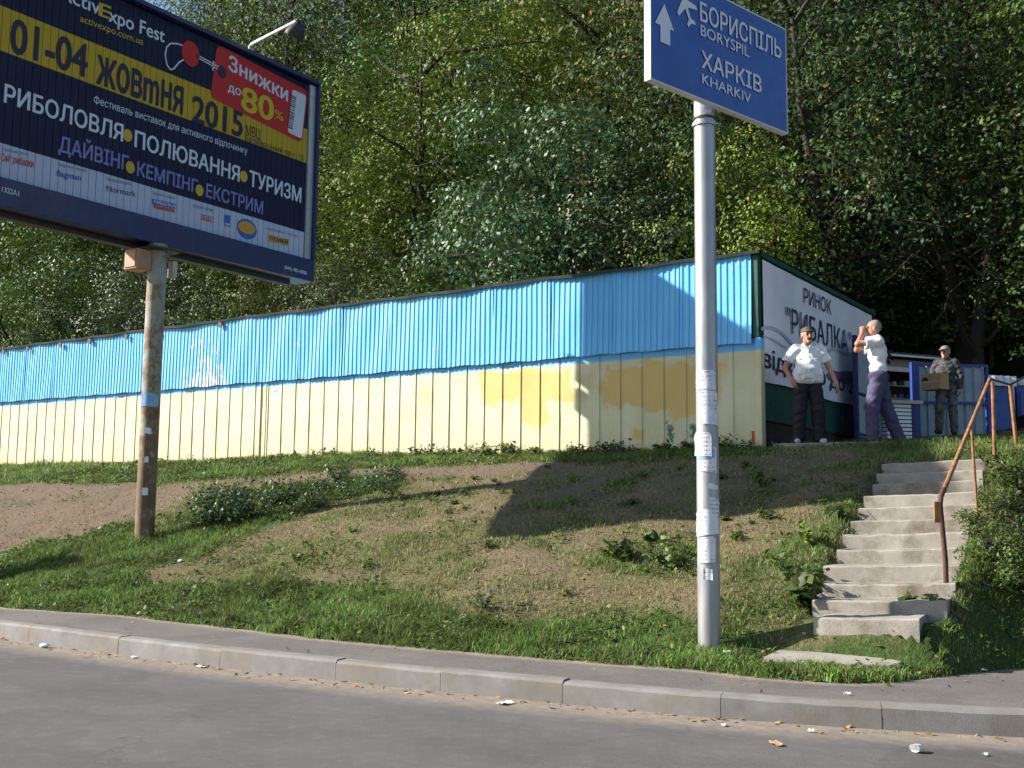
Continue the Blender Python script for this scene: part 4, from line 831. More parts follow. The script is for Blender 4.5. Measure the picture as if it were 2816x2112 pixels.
for k in range(41):
    for i, (nn_, zz_) in enumerate(((.45, zr(974)), (-1.6, zr(948)))):
        P[i, k] = B0+uk*(-.3+(Lk+.45)*k/40)+nk*nn_+(0, 0, zz_+.022*math.cos(k*math.pi/2*1.0))
obj('roof', MB().grid(P), 'zinc', ki); obj('roof_edge', MB().obox(B0+uk*(Lk/2-.07)+nk*.44+(0, 0, zr(974)-.05), uk*(Lk/2+.22), nk*.012, (0, 0, .022)), 'white_slat', ki)
rng = np.random.RandomState(4)
for j, z in enumerate((zo0_+.04, (zo0_+zo1_)/2+.02)):
    for k in range(7):
        a = .12+(Lk-.3)*k/7; h = rng.uniform(.07, .2); c_ = ('bin_blue', 'beige', 'green', 'dark_metal', 'p_grey', 'tan_box')[rng.randint(6)]
        o = obj('goods_box', MB().obox(B0+uk*(a+.05)+nk*-.2+(0, 0, z+h/2), uk*rng.uniform(.04, .075), nk*.08, (0, 0, h/2)), c_, None); tag(o, 'small packed goods on the kiosk shelves', 'goods', 'goods on the kiosk shelves')
# blue bins with wavy white lids
for (xa, xb, D_, yt, lab) in ((2722, 2792, 22.6, 1028, 'blue storage bin with a wavy white lid right of the grey gate'), (2802, 2880, 23.4, 1038, 'blue storage bin cut off by the right edge of the picture')):
    b0 = atD(xa, 1197, D_); b1 = atD(xb, 1197, D_+.2); ub = (b1-b0)*(1, 1, 0); Lb = float(np.linalg.norm(ub)); ub /= Lb; nb2 = np.array([ub[1], -ub[0], 0]); z0 = float(terr(b0[0], b0[1]))-.02; z1 = float(atD(xa, 1050, D_)[2]); zt = float(atD(xa, yt, D_)[2])
    bi = thing('storage_bin', (b0[0], b0[1], z0), lab, 'bin'); Q = b0*(1, 1, 0)+ub*Lb/2
    obj('body', MB().obox(Q-nb2*.35+(0, 0, (z0+z1)/2), ub*(Lb/2-.02), nb2*.33, (0, 0, (z1-z0)/2)), 'bin_blue', bi, bevel=.02)
    obj('door', MB().obox(Q-nb2*.012+(0, 0, z0+(z1-z0)*.40), ub*(Lb/2-.07), nb2*.012, (0, 0, (z1-z0)*.36)), 'bin_blue', bi, bevel=.008)
    obj('edge_strip', MB().obox(Q+ub*(Lb/2-.02)+nb2*.0+(0, 0, (z0+z1)/2+.2), ub*.022, nb2*.02, (0, 0, (z1-z0)/2-.22)), 'white_slat', bi)
    P = np.zeros((3, 33, 3))
    for k in range(33):
        t = k/32; wv = .022*math.cos(t*2*math.pi*4)
        for i, (nn_, zz_) in enumerate(((.05, z1-.06), (.045, zt-.03), (-.75, zt+.03))): P[i, k] = Q+ub*(t-.5)*(Lb+.06)+nb2*(nn_+wv*(i < 2))+(0, 0, zz_+(wv if i else 0))
    obj('lid', MB().grid(P), 'white_slat', bi, smooth=True)

# ================================================================== PEOPLE (signed distance bodies)
def sdf_mesh(name, prims, res, mats, wr=0.):
    lo = np.min([p['lo'] for p in prims], 0)-.04; hi = np.max([p['hi'] for p in prims], 0)+.04
    n = np.ceil((hi-lo)/res).astype(int)+1; D = np.full(n, .25, np.float32); I = np.zeros(n, np.int16)
    ax = [lo[k]+res*np.arange(n[k]) for k in range(3)]
    for p in prims:
        a = np.clip(np.floor((p['lo']-.05-lo)/res).astype(int), 0, n); b = np.clip(np.ceil((p['hi']+.05-lo)/res).astype(int)+1, 0, n)
        G = np.stack(np.meshgrid(*(ax[k][a[k]:b[k]] for k in range(3)), indexing='ij'), -1)
        d = p['f'](G).astype(np.float32); sl = tuple(slice(a[k], b[k]) for k in range(3)); old = D[sl]; k_ = p.get('k', .02)
        I[sl] = np.where(d < old, p['m'], I[sl])
        if p.get('sub'): D[sl] = np.maximum(old, -d)
        else:
            h = np.clip(.5+.5*(old-d)/k_, 0, 1); D[sl] = old*(1-h)+d*h-k_*h*(1-h)
    if wr:
        gx, gy, gz = np.meshgrid(*ax, indexing='ij'); D = D+wr*(np.sin(34*gz+9*gx+3*np.sin(11*gx+8*gy))*np.sin(17*gx+13*gy-9*gz)+.6*np.sin(61*gz-23*gx+2*np.sin(19*gy))*np.sin(27*gy+15*gx))
    inside = D < 0; nx, ny, nz = n; cells = np.zeros((nx-1, ny-1, nz-1), np.int8)
    cor = [(i, j, k) for i in (0, 1) for j in (0, 1) for k in (0, 1)]; cnt = sum(inside[i:nx-1+i, j:ny-1+j, k:nz-1+k].astype(np.int8) for i, j, k in cor)
    act = (cnt > 0) & (cnt < 8); ci = np.argwhere(act); vid = np.full(act.shape, -1); vid[act] = np.arange(len(ci))
    acc = np.zeros((len(ci), 3)); wt = np.zeros(len(ci))
    for a in cor:
        for axn in range(3):
            if a[axn]: continue
            b = list(a); b[axn] = 1; da = D[tuple((ci+a).T)]; db = D[tuple((ci+b).T)]; x = (da < 0) != (db < 0); t = np.where(x, da/(da-db+1e-12), 0)
            pt = np.array(a)[None]+np.zeros((len(ci), 3)); pt[:, axn] += t; acc[x] += pt[x]; wt[x] += 1
    V = lo+res*(ci+acc/wt[:, None]); Q = []; mi = []
    for axn in range(3):
        o1, o2 = [q for q in range(3) if q != axn]; sA = [slice(None)]*3; sB = [slice(None)]*3; sA[axn] = slice(0, -1); sB[axn] = slice(1, None)
        x = inside[tuple(sA)] != inside[tuple(sB)]; e = np.argwhere(x); e = e[(e[:, o1] > 0) & (e[:, o2] > 0) & (e[:, o1] < n[o1]-1) & (e[:, o2] < n[o2]-1)]
        if not len(e): continue
        def vv_(d1, d2): q = e.copy(); q[:, o1] += d1; q[:, o2] += d2; return vid[tuple(q.T)]
        q = np.stack([vv_(-1, -1), vv_(0, -1), vv_(0, 0), vv_(-1, 0)], 1); ins = inside[tuple(e.T)]; flip = ins if axn != 1 else ~ins
        q[~flip] = q[~flip][:, ::-1]; Q.append(q); mi.append(I[tuple(e.T)])
    Q = np.concatenate(Q); mi = np.concatenate(mi); ok = (Q >= 0).all(1); me = np_mesh(name, V, Q[ok], mats[0], None, True)
    for q in mats[1:]: me.materials.append(M[q])
    me.polygons.foreach_set('material_index', mi[ok].astype(np.int32)); me.update(); return me
def cap(a, b, ra, rb=None, m=0, k=.02, cut=None):
    a, b = np.array(a, float), np.array(b, float); rb = ra if rb is None else rb
    def f(G):
        ba = b-a; h = np.clip(((G-a)@ba)/(ba@ba), 0, 1); d = np.linalg.norm(G-a-h[..., None]*ba, axis=-1)-(ra+(rb-ra)*h)
        if cut is not None: d = np.maximum(d, (G-np.array(cut[0]))@np.array(cut[1]))
        return d
    r = max(ra, rb); return dict(f=f, lo=np.minimum(a, b)-r, hi=np.maximum(a, b)+r, m=m, k=k)
def ell(c, r, m=0, k=.03, rot=0., cut=None, tilt=0.):
    c, r = np.array(c, float), np.array(r, float); cs, sn = math.cos(rot), math.sin(rot); ct, s_t = math.cos(tilt), math.sin(tilt)
    def f(G):
        q = G-c; x = q[..., 0]*cs+q[..., 1]*sn; y = -q[..., 0]*sn+q[..., 1]*cs; z = q[..., 2]; y, z = y*ct+z*s_t, -y*s_t+z*ct
        q = np.stack([x, y, z], -1); k0 = np.linalg.norm(q/r, axis=-1); k1 = np.linalg.norm(q/(r*r), axis=-1)+1e-9; d = k0*(k0-1)/k1
        if cut is not None: d = np.maximum(d, (G-np.array(cut[0]))@np.array(cut[1]))
        return d
    R_ = r.max() if rot or tilt else r; return dict(f=f, lo=c-R_, hi=c+R_, m=m, k=k)
def hand(w, d, side, curl=.5, m=0, spread=.012, palm_n=(0, -1, 0)):
    """w wrist, d pointing direction, side: direction of the thumb across the palm"""
    w, d, side, pn = (np.array(q, float) for q in (w, d, side, palm_n)); d /= np.linalg.norm(d); side -= d*(side@d); side /= np.linalg.norm(side); pn = np.cross(d, side)*(1 if np.cross(d, side)@pn > 0 else -1)
    c = w+d*.05; out = [cap(w-d*.02, w+d*.02, .026, .028, m, .015), cap(w+d*.03+side*.018, w+d*.085+side*.024, .019, .016, m, .015), cap(w+d*.03-side*.014, w+d*.08-side*.022, .019, .015, m, .015), cap(w+d*.03, w+d*.088, .019, .016, m, .015)]
    for j, (o, ln) in enumerate(((.030, .070), (.011, .080), (-.009, .074), (-.028, .058))):
        b = w+d*(.088-.004*abs(j-1))+side*o; e = d*math.cos(curl*.7)+pn*math.sin(curl*.7)+side*(o*.8*spread/.012); e2 = d*math.cos(curl*1.7)+pn*math.sin(curl*1.7)
        kn = b+e*ln*.52; out += [cap(b-d*.01, kn, .0098, .009, m, .004), cap(kn, kn+e2*ln*.48, .009, .0078, m, .004)]
    tb = w+d*.028+side*.034; tk = tb+d*.030+side*.026+pn*.008; out += [cap(tb-side*.01, tk, .0125, .011, m, .008), cap(tk, tk+d*.034+side*.006+pn*.010, .0105, .009, m, .004)]
    return out
def head(c, yaw, m=0, hair=1, eye=2, stache=None, bald=False):
    c = np.array(c, float); cs, sn = math.cos(yaw), math.sin(yaw)
    def W(x, y, z): return c+np.array([x*cs-y*sn, x*sn+y*cs, z])
    o = [ell(W(0, .012, .03), (.077, .095, .098), m, .03, yaw), ell(W(0, -.012, -.055), (.060, .072, .070), m, .03, yaw), cap(W(0, -.088, .022), W(0, -.108, -.018), .012, .017, m, .012), ell(W(0, -.070, -.095), (.030, .026, .022), m, .02, yaw),
         ell(W(.080, .015, -.005), (.012, .022, .034), m, .008, yaw), ell(W(-.080, .015, -.005), (.012, .022, .034), m, .008, yaw), cap(W(-.045, -.080, .038), W(.045, -.080, .038), .012, .012, m, .012),
         ell(W(.033, -.083, .014), (.015, .010, .009), eye, .004, yaw), ell(W(-.033, -.083, .014), (.015, .010, .009), eye, .004, yaw), cap(W(-.022, -.084, -.056), W(.022, -.084, -.056), .008, .008, m if stache is None else stache, .006)]
    if stache is not None: o += [cap(W(-.03, -.088, -.040), W(0, -.098, -.034), .010, .011, stache, .005), cap(W(.03, -.088, -.040), W(0, -.098, -.034), .010, .011, stache, .005)]
    hz = ell(W(0, .030, .036), (.082, .088, .100), hair, .006, yaw, cut=(W(0, -.035, .01), np.array([sn*.8, -cs*.8, -.6]) if not bald else np.array([sn*.75, -cs*.75, -.3])))
    o.append(hz); return o
def legs(hipL, kneeL, ankL, hipR, kneeR, ankR, rr, m, hem=.02, cutz=None):
    o = []
    for h, k_, a in ((hipL, kneeL, ankL), (hipR, kneeR, ankR)): o += [cap(h, k_, rr[0], rr[1], m, .03), cap(k_, a, rr[1]*1.0, rr[2], m, .02)]
    return o
def shoe(a, yaw, m, L=.26):
    a = np.array(a, float); f = np.array([math.sin(yaw), -math.cos(yaw), 0]); z = .042
    return [cap(a*(1, 1, 0)-f*.045+(0, 0, z), a*(1, 1, 0)+f*(L-.11)+(0, 0, z-.006), .043, .036, m, .02), cap(a*(1, 1, 0)-f*.02+(0, 0, .05), a*(1, 1, 0)+(0, 0, .11), .046, .042, m, .02)]
def person(name, loc, rz, scale, label, groups, extra=None):
    o = thing(name, loc, label, 'person', None, rz); o.scale = (scale,)*3
    for pn, prims, res, mats in groups:
        link(bpy.data.objects.new(pn, sdf_mesh(pn, prims, res, mats, .0065 if pn in ('shirt', 'trousers', 'jacket') else 0.)), o, False)
    return o
# --- man in the white shirt and olive cap
def base_body(sh, arms, hd, lg, m=0):
    o = [cap((0, .01, 1.34), (0, .0, 1.50), .062, .056, m), ell((0, .01, 1.25), (.165, .105, .20), m), ell((0, 0, .98), (.15, .11, .14), m)]+hd
    for S_, E_, W__ in arms: o += [cap(S_, E_, .050, .042, m, .03), cap(E_, W__, .041, .028, m, .02)]
    o += legs(*lg, (.075, .055, .040), m); return o
A1 = [((.19, 0, 1.40), (.315, .01, 1.13), (.385, -.09, .905)), ((-.19, 0, 1.40), (-.325, .03, 1.13), (-.235, -.08, .925))]
LG1 = ((.095, 0, .92), (.135, -.02, .50), (.155, .02, .09), (-.095, 0, .92), (-.125, -.02, .50), (-.145, .02, .09))
hd1 = head((0, -.03, 1.60), .25, 0, 1, 2, 3)
body1 = base_body(None, A1, hd1, LG1)+hand((.385, -.09, .905), (.30, -.35, -.9), (-.4, -.6, 0), .45, 0, .02, (-1, .2, 0))+hand((-.235, -.08, .925), (.35, .1, -1), (.2, -1, 0), .9, 0, .012, (1, 0, 0))
shirt1 = [ell((0, .01, 1.27), (.195, .135, .21), 0, .05), ell((0, -.050, 1.09), (.195, .155, .21), 0, .06, cut=((0, 0, .835), (0, .12, -1))), cap((-.085, .0, .98), (.085, .0, .98), .145, .145, 0, .06, cut=((0, 0, .835), (.10, .12, -1))), cap((-.16, .005, 1.40), (.16, .005, 1.40), .068, .068, 0, .05),
          cap((.17, 0, 1.41), (.29, .01, 1.19), .083, .088, 0, .03, cut=((.275, .01, 1.215), (.45, 0, -.9))), cap((-.17, 0, 1.41), (-.30, .02, 1.19), .083, .088, 0, .03, cut=((-.285, .01, 1.215), (-.45, 0, -.9))),
          cap((.055, -.055, 1.475), (.012, -.095, 1.415), .017, .014, 0, .01), cap((-.055, -.055, 1.475), (-.012, -.095, 1.415), .017, .014, 0, .01), cap((.065, -.02, 1.49), (0, .065, 1.505), .018, .018, 0, .01), cap((-.065, -.02, 1.49), (0, .065, 1.505), .018, .018, 0, .01),
          ell((.095, -.125, 1.245), (.052, .022, .006), 0, .006), ell((-.095, -.125, 1.245), (.052, .022, .006), 0, .006), cap((.13, -.165, 1.15), (-.02, -.205, 1.03), .010, .007, 0, .016), cap((-.15, -.145, 1.05), (.03, -.190, .95), .011, .007, 0, .016), cap((0, -.105, 1.40), (.01, -.203, 1.08), .007, .007, 0, .010), cap((.16, -.10, 1.20), (.08, -.19, 1.08), .010, .006, 0, .016), cap((-.16, -.09, 1.25), (-.05, -.17, 1.16), .010, .007, 0, .016), cap((.15, -.12, .98), (.04, -.17, .90), .010, .007, 0, .016), cap((-.05, -.19, 1.10), (-.10, -.16, .88), .009, .007, 0, .016)]
trou1 = [ell((0, -.005, .93), (.165, .13, .11), 0, .04)]+legs((.092, 0, .92), (.135, -.02, .50), (.155, .015, .085), (-.092, 0, .92), (-.125, -.02, .50), (-.145, .015, .085), (.112, .100, .090), 0)
trou1 += [cap((.08, -.07, .52), (.19, -.06, .47), .012, .01, 0, .03), cap((-.06, -.07, .50), (-.18, -.06, .45), .012, .01, 0, .03), cap((.11, -.05, .16), (.20, -.04, .14), .012, .01, 0, .02), cap((-.10, -.05, .17), (-.19, -.04, .14), .012, .01, 0, .02)]
cs, sn = math.cos(.25), math.sin(.25)
cap1 = [ell((0, -.012, 1.668), (.092, .108, .080), 0, .01, .25, cut=((0, 0, 1.655), (0, .0, -1))), ell((.028, -.118, 1.662), (.072, .072, .016), 0, .012, .25)]
m1 = (-5.17, 15.10); z1m = zA
person('person', (m1[0], m1[1], z1m), math.radians(27), .965, 'stout man in untucked white shirt, dark trousers and olive cap, one hand in pocket',
       [('body', body1, .0085, ['skin', 'hair', 'eye', 'stache']), ('shirt', shirt1, .0085, ['shirt']), ('trousers', trou1, .010, ['trouser']), ('cap', cap1, .007, ['olive']), ('shoe', shoe((.155, .02, 0), .35, 0), .008, ['shoe_grey']), ('shoe', shoe((-.145, .02, 0), -.3, 0), .008, ['shoe_grey'])])
# --- man raising both hands to his eyes
A2 = [((.185, 0, 1.43), (.20, -.275, 1.40), (.055, -.20, 1.585)), ((-.185, 0, 1.43), (-.20, -.265, 1.37), (-.06, -.20, 1.575))]
LG2 = ((.095, 0, .95), (.12, -.10, .52), (.13, -.10, .09), (-.095, .02, .95), (-.13, .10, .53), (-.16, .27, .11))
hd2 = head((0, -.05, 1.635), 0, 0, 1, 2, None, True)
body2 = base_body(None, A2, hd2, LG2)+hand((.055, -.20, 1.585), (-.35, .05, .9), (0, .9, .1), 1.1, 0, .012, (-1, 0, 0))+hand((-.06, -.20, 1.575), (.35, .05, .9), (0, .9, .1), 1.1, 0, .012, (1, 0, 0))
shirt2 = [ell((0, .0, 1.27), (.185, .130, .23), 0, .05), cap((-.07, 0, 1.06), (.07, 0, 1.06), .118, .118, 0, .05, cut=((0, 0, .985), (0, 0, -1))), cap((-.16, .0, 1.425), (.16, .0, 1.425), .068, .068, 0, .05), cap((0, .01, 1.45), (0, 0, 1.515), .07, .062, 0, .02),
          cap((.17, 0, 1.43), (.195, -.20, 1.41), .082, .086, 0, .03, cut=((.195, -.17, 1.41), (.05, -1, -.05))), cap((-.17, 0, 1.43), (-.195, -.20, 1.385), .082, .086, 0, .03, cut=((-.195, -.17, 1.39), (-.05, -1, -.1))),
          cap((.17, -.05, 1.33), (.12, .09, 1.12), .010, .008, 0, .03), cap((-.17, -.05, 1.33), (-.14, .08, 1.10), .012, .008, 0, .03), cap((-.185, -.02, 1.36), (-.17, .02, 1.08), .012, .008, 0, .03), cap((-.15, -.08, 1.12), (-.14, .10, 1.04), .010, .008, 0, .02)]
trou2 = [ell((0, .0, .95), (.180, .145, .14), 0, .05)]+legs((.092, 0, .93), (.12, -.10, .52), (.13, -.10, .085), (-.092, .02, .93), (-.13, .10, .53), (-.16, .27, .10), (.120, .103, .088), 0)
trou2 += [cap((-.19, -.03, .92), (-.18, .05, .70), .012, .01, 0, .02), cap((-.13, .0, .56), (-.20, .16, .50), .014, .01, 0, .03), cap((.19, -.13, .55), (.13, -.01, .5), .014, .01, 0, .03), cap((-.16, .19, .22), (-.23, .29, .17), .014, .01, 0, .02), cap((-.195, -.02, .86), (-.19, .06, .84), .010, .01, 0, .015)]
person('person', (-4.29, 15.50, zA), math.radians(-70), 1.0, 'man in white T-shirt and loose navy trousers holding both hands up to his eyes',
       [('body', body2, .0085, ['skin', 'hair', 'eye']), ('shirt', shirt2, .0085, ['white_t']), ('trousers', trou2, .010, ['navy']), ('shoe', shoe((.13, -.10, 0), .1, 0), .008, ['shoe_dark']), ('shoe', shoe((-.16, .27, 0), -.1, 0), .008, ['shoe_dark'])])
# --- man in camouflage carrying a box
A3 = [((.185, 0, 1.42), (.255, .02, 1.14), (.245, -.03, .90)), ((-.185, 0, 1.42), (-.27, .03, 1.14), (-.20, -.24, 1.10))]
LG3 = ((.095, 0, .93), (.10, -.02, .51), (.11, .04, .09), (-.095, 0, .93), (-.12, -.14, .53), (-.16, -.03, .13))
hd3 = head((0, -.03, 1.61), -.35, 0, 1, 2)
body3 = base_body(None, A3, hd3, LG3)+hand((.245, -.03, .90), (.0, -.1, -1), (-.2, -1, 0), .6, 0, .012, (-1, 0, 0))+hand((-.20, -.24, 1.10), (.35, -.85, -.1), (0, .2, 1), .5, 0, .012, (-.8, 0, -.3))
jack3 = [ell((0, .0, 1.27), (.19, .135, .22), 0, .05), cap((-.08, 0, 1.02), (.08, 0, 1.02), .128, .128, 0, .05, cut=((0, 0, .93), (0, 0, -1))), cap((-.15, 0, 1.42), (.15, 0, 1.42), .07, .07, 0, .05), cap((0, .01, 1.44), (0, 0, 1.505), .07, .066, 0, .02),
         cap((.17, 0, 1.42), (.258, .02, 1.14), .078, .066, 0, .03), cap((.258, .02, 1.14), (.248, -.025, .93), .064, .050, 0, .02), cap((-.17, 0, 1.42), (-.272, .03, 1.14), .078, .066, 0, .03), cap((-.272, .03, 1.14), (-.205, -.21, 1.105), .064, .050, 0, .02), cap((-.12, -.12, 1.2), (.1, -.13, 1.05), .01, .01, 0, .03)]
trou3 = [ell((0, 0, .95), (.16, .13, .12), 0, .05)]+legs((.092, 0, .92), (.10, -.02, .51), (.11, .04, .10), (-.092, 0, .92), (-.12, -.14, .53), (-.16, -.03, .14), (.102, .085, .072), 0)
cap3 = [ell((0, -.012, 1.680), (.092, .108, .082), 0, .01, -.35, cut=((0, 0, 1.663), (0, .0, -1))), ell((-.040, -.115, 1.668), (.066, .068, .015), 0, .012, -.35)]
m3 = atD(2608, 1203, 20.9); z3 = float(terr(m3[0], m3[1])); r3 = math.radians(4)
person('person', (m3[0], m3[1], z3), r3, 1.0, 'man in grey camouflage and a cap carrying a cardboard box at his hip',
       [('body', body3, .0085, ['skin', 'hair', 'eye']), ('jacket', jack3, .009, ['camo']), ('trousers', trou3, .010, ['camo_leg']), ('cap', cap3, .007, ['cap_lilac']), ('shoe', shoe((.11, .04, 0), .2, 0), .008, ['shoe_dark']), ('shoe', [dict(q, f=(lambda f_: (lambda G: f_(G-np.array([0, 0, .04]))))(q['f']), lo=q['lo']+(0, 0, .04), hi=q['hi']+(0, 0, .04)) for q in shoe((-.16, -.03, 0), -.2, 0)], .008, ['shoe_dark'])])
def loc3(x, y, z): return np.array([m3[0]+x*math.cos(r3)-y*math.sin(r3), m3[1]+x*math.sin(r3)+y*math.cos(r3), z3+z])
ba = r3-.45; bu = np.array([math.cos(ba), math.sin(ba), 0]); bw = np.array([-math.sin(ba), math.cos(ba), 0]); bc = loc3(-.16, -.33, 1.02)
cb = thing('cardboard_box', loc3(-.16, -.33, .86), 'brown cardboard box with a black oval print held by the man in camouflage', 'box')
obj('carton', MB().obox(bc, bu*.21, bw*.14, (0, 0, .155)), 'cardboard', cb, bevel=.004)
obj('print_oval', MB().poly(disc(bc-bu*.2115+(0, 0, .05), .09, .045, bw, np.array([0, 0, 1.]), 18), .001, -bu), 'ink', cb)
obj('print_oval', MB().poly(disc(bc-bw*.1415-bu*.12+(0, 0, .04), .07, .05, bu, np.array([0, 0, 1.]), 18), .001, -bw), 'ink', cb)
obj('tape', MB().obox(bc-bw*.1412, bu*.20, bw*.0008, (0, 0, .012)), 'beige', cb)

# ================================================================== TREES AND SHRUBS
def leaf_mesh(name, C, Nrm, size, rnd, mat, r, aspect=.62):
    n = len(C); t = r.randn(n, 3); t -= Nrm*np.sum(t*Nrm, 1)[:, None]; t /= np.linalg.norm(t, axis=1)[:, None]+1e-9; b = np.cross(Nrm, t)
    L = size[:, None]; V = np.zeros((n, 4, 3)); V[:, 0] = C-t*L*.5; V[:, 1] = C+b*L*aspect*.5-Nrm*L*.10; V[:, 2] = C+t*L*.55-Nrm*L*.08; V[:, 3] = C-b*L*aspect*.5-Nrm*L*.10
    o = np.arange(n)[:, None]*4; T = np.concatenate([o+[0, 1, 2], o+[0, 2, 3]], 0)
    return np_mesh(name, V.reshape(-1, 3), T, mat, {'rnd': np.repeat(rnd, 4)})
def grow(seed, H, R, z_lo, n_limb, n_clump, n_leaf, leaf, rc, lean=0., squash=1.):
    r = np.random.RandomState(seed); wood = MB(); tw = MB()
    tr = [np.array([0, 0, -.6])]; d = np.array([lean*r.uniform(-1, 1), lean*r.uniform(-1, 1), 1.]); q = np.zeros(3); nseg = 7; r0 = .013*H+.02
    for k in range(nseg):
        tr.append(q.copy()); d = d+np.array([r.uniform(-.16, .16), r.uniform(-.16, .16), 0]); q = q+d/np.linalg.norm(d)*H*.80/nseg
    tr.append(q.copy()); rad = [r0*(1.15-.95*k/(len(tr)-1)) for k in range(len(tr))]; wood.tube(tr, rad, 9)
    cl = []; tr = np.array(tr)
    for i in range(n_limb):
        t = r.uniform(.22, .98); f = t*(len(tr)-1); a = tr[int(f)]+(tr[min(int(f)+1, len(tr)-1)]-tr[int(f)])*(f-int(f)); az = i*2.4+r.uniform(-.5, .5); el = r.uniform(.15, 1.0); zc = a[2]/H
        Lr = R*(math.sin(math.pi*min(1, max(.12, (zc-.05)*.95)))**.5)*r.uniform(.6, 1.12); dv = np.array([math.cos(az)*math.cos(el), math.sin(az)*math.cos(el), math.sin(el)]); pts = [a]
        for k in range(4): dv = dv+r.uniform(-.22, .22, 3)+np.array([0, 0, -.05]); pts.append(pts[-1]+dv/np.linalg.norm(dv)*Lr/4)
        wood.tube(pts, [r0*.38, r0*.3, r0*.2, r0*.12, .008], 6)
        for k in range(2, 5):
            cl.append((pts[k], r.uniform(.75, 1.15)*rc))
            for j in range(2):
                e = pts[k]+r.uniform(-1, 1, 3)*R*.22; tw.tube([pts[k], (pts[k]+e)/2+r.uniform(-.1, .1, 3), e], [.014, .010, .004], 4, caps=False); cl.append((e, r.uniform(.5, 1.0)*rc))
    # the crown is made of separate leafy lobes (n_clump of them) with dark gaps between, frayed by sprays of leaves
    lob = [(p, q) for p, q in cl if p[2] > z_lo*H-.2]; r.shuffle(lob) if False else None
    lob = [lob[i] for i in r.permutation(len(lob))[:n_clump//2]]
    while len(lob) < n_clump:
        u = r.randn(3); u /= np.linalg.norm(u); rr = r.uniform(.62, .98); zc = (z_lo+1)/2*H+u[2]*(1-z_lo)/2*H*rr*squash
        taper = 1-.45*max(0, (zc/H-.55)/.45); c = np.array([u[0]*R*rr*taper, u[1]*R*rr*taper, zc])
        if all(np.linalg.norm(c-p) > .55*rc for p, _ in lob): lob.append((c, r.uniform(.65, 1.2)*rc))
        elif r.rand() < .08: lob.append((c, r.uniform(.4, .7)*rc))
    C = []; N = []; K = []
    for c, rad_ in lob:
        n = int(n_leaf*(rad_/rc)**2*r.uniform(.75, 1.2)); u = r.randn(n, 3); u[:, 2] += .35; u /= np.linalg.norm(u, axis=1)[:, None]; rr = .62+.38*r.rand(n)**.6
        el = np.array([r.uniform(.85, 1.3), r.uniform(.85, 1.3), r.uniform(.6, .9)]); lump = 1+.22*np.sin(u[:, 0]*5+seed+c[0])*np.sin(u[:, 1]*5+c[1])+.15*np.sin(u[:, 2]*7+c[2]); p = c+u*(rr*lump)[:, None]*rad_*el
        nn = u*1.0+np.array([0, 0, .15])+r.randn(n, 3)*.30; kb = r.uniform(0, .34); C.append(p); N.append(nn); K.append(np.clip(r.rand(n)*.62+kb, 0, 1)*(r.rand(n) < .995)+(r.rand(n) < .004))
        for j in range(9):                # sprays standing off the lobe
            u1 = r.randn(3); u1[2] = u1[2]*.6+.3; u1 /= np.linalg.norm(u1); m_ = max(5, int(n*.016)); t = np.linspace(.85, 1.0+.45*r.rand(), m_); q = c+(u1*rad_*el)[None]*t[:, None]+r.randn(m_, 3)*.045*(rad_/.7)+np.array([0, 0, -.10])*((t-.85)**2)[:, None]*4
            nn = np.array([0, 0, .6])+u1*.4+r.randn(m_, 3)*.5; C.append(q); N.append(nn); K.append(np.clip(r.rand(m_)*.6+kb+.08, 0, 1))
            if j < 3: tw.tube([c, c+u1*rad_*el*1.0], [.010, .004], 4, caps=False)
    C = np.concatenate(C); N = np.concatenate(N); N /= np.linalg.norm(N, axis=1)[:, None]; K = np.clip(np.concatenate(K), 0, 1); sz = leaf*r.uniform(.55, 1.3, len(C))
    nc_ = max(60, len(C)//7) if H > 1.5 else 4; u = r.randn(nc_, 3); u /= np.linalg.norm(u, axis=1)[:, None]; rr = r.rand(nc_)**.4*.68     # crown core: big leaves coloured dark, added to block light and deepen the shade
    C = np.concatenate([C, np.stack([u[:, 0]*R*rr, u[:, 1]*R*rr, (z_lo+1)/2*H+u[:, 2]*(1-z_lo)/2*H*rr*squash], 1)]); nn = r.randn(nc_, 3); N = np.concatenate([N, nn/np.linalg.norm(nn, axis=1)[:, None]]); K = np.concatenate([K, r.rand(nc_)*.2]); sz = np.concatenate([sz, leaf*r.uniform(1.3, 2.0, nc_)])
    return wood, tw, C, N, K, sz, r
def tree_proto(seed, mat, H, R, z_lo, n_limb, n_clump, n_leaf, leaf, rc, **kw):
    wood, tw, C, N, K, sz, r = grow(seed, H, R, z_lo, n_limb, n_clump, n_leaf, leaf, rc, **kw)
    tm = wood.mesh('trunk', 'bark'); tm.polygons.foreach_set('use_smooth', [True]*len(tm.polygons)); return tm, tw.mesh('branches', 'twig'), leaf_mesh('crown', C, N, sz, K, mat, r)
PRO = {}
PRO['g1'] = tree_proto(1, 'leaf_green', 10, 3.0, .10, 18, 27, 596, .10, 1.22); PRO['g2'] = tree_proto(2, 'leaf_green', 11, 2.7, .14, 18, 26, 596, .10, 1.16)
PRO['y1'] = tree_proto(3, 'leaf_yellow', 10, 2.8, .12, 18, 28, 578, .098, 1.16); PRO['y2'] = tree_proto(4, 'leaf_yellow', 9, 2.5, .10, 16, 26, 543, .092, 1.07)
PRO['b1'] = tree_proto(5, 'leaf_blue', 7, 3.1, .02, 22, 44, 578, .095, 0.99, squash=.95); PRO['b2'] = tree_proto(6, 'leaf_blue', 8, 2.7, .05, 18, 29, 561, .095, 1.07)
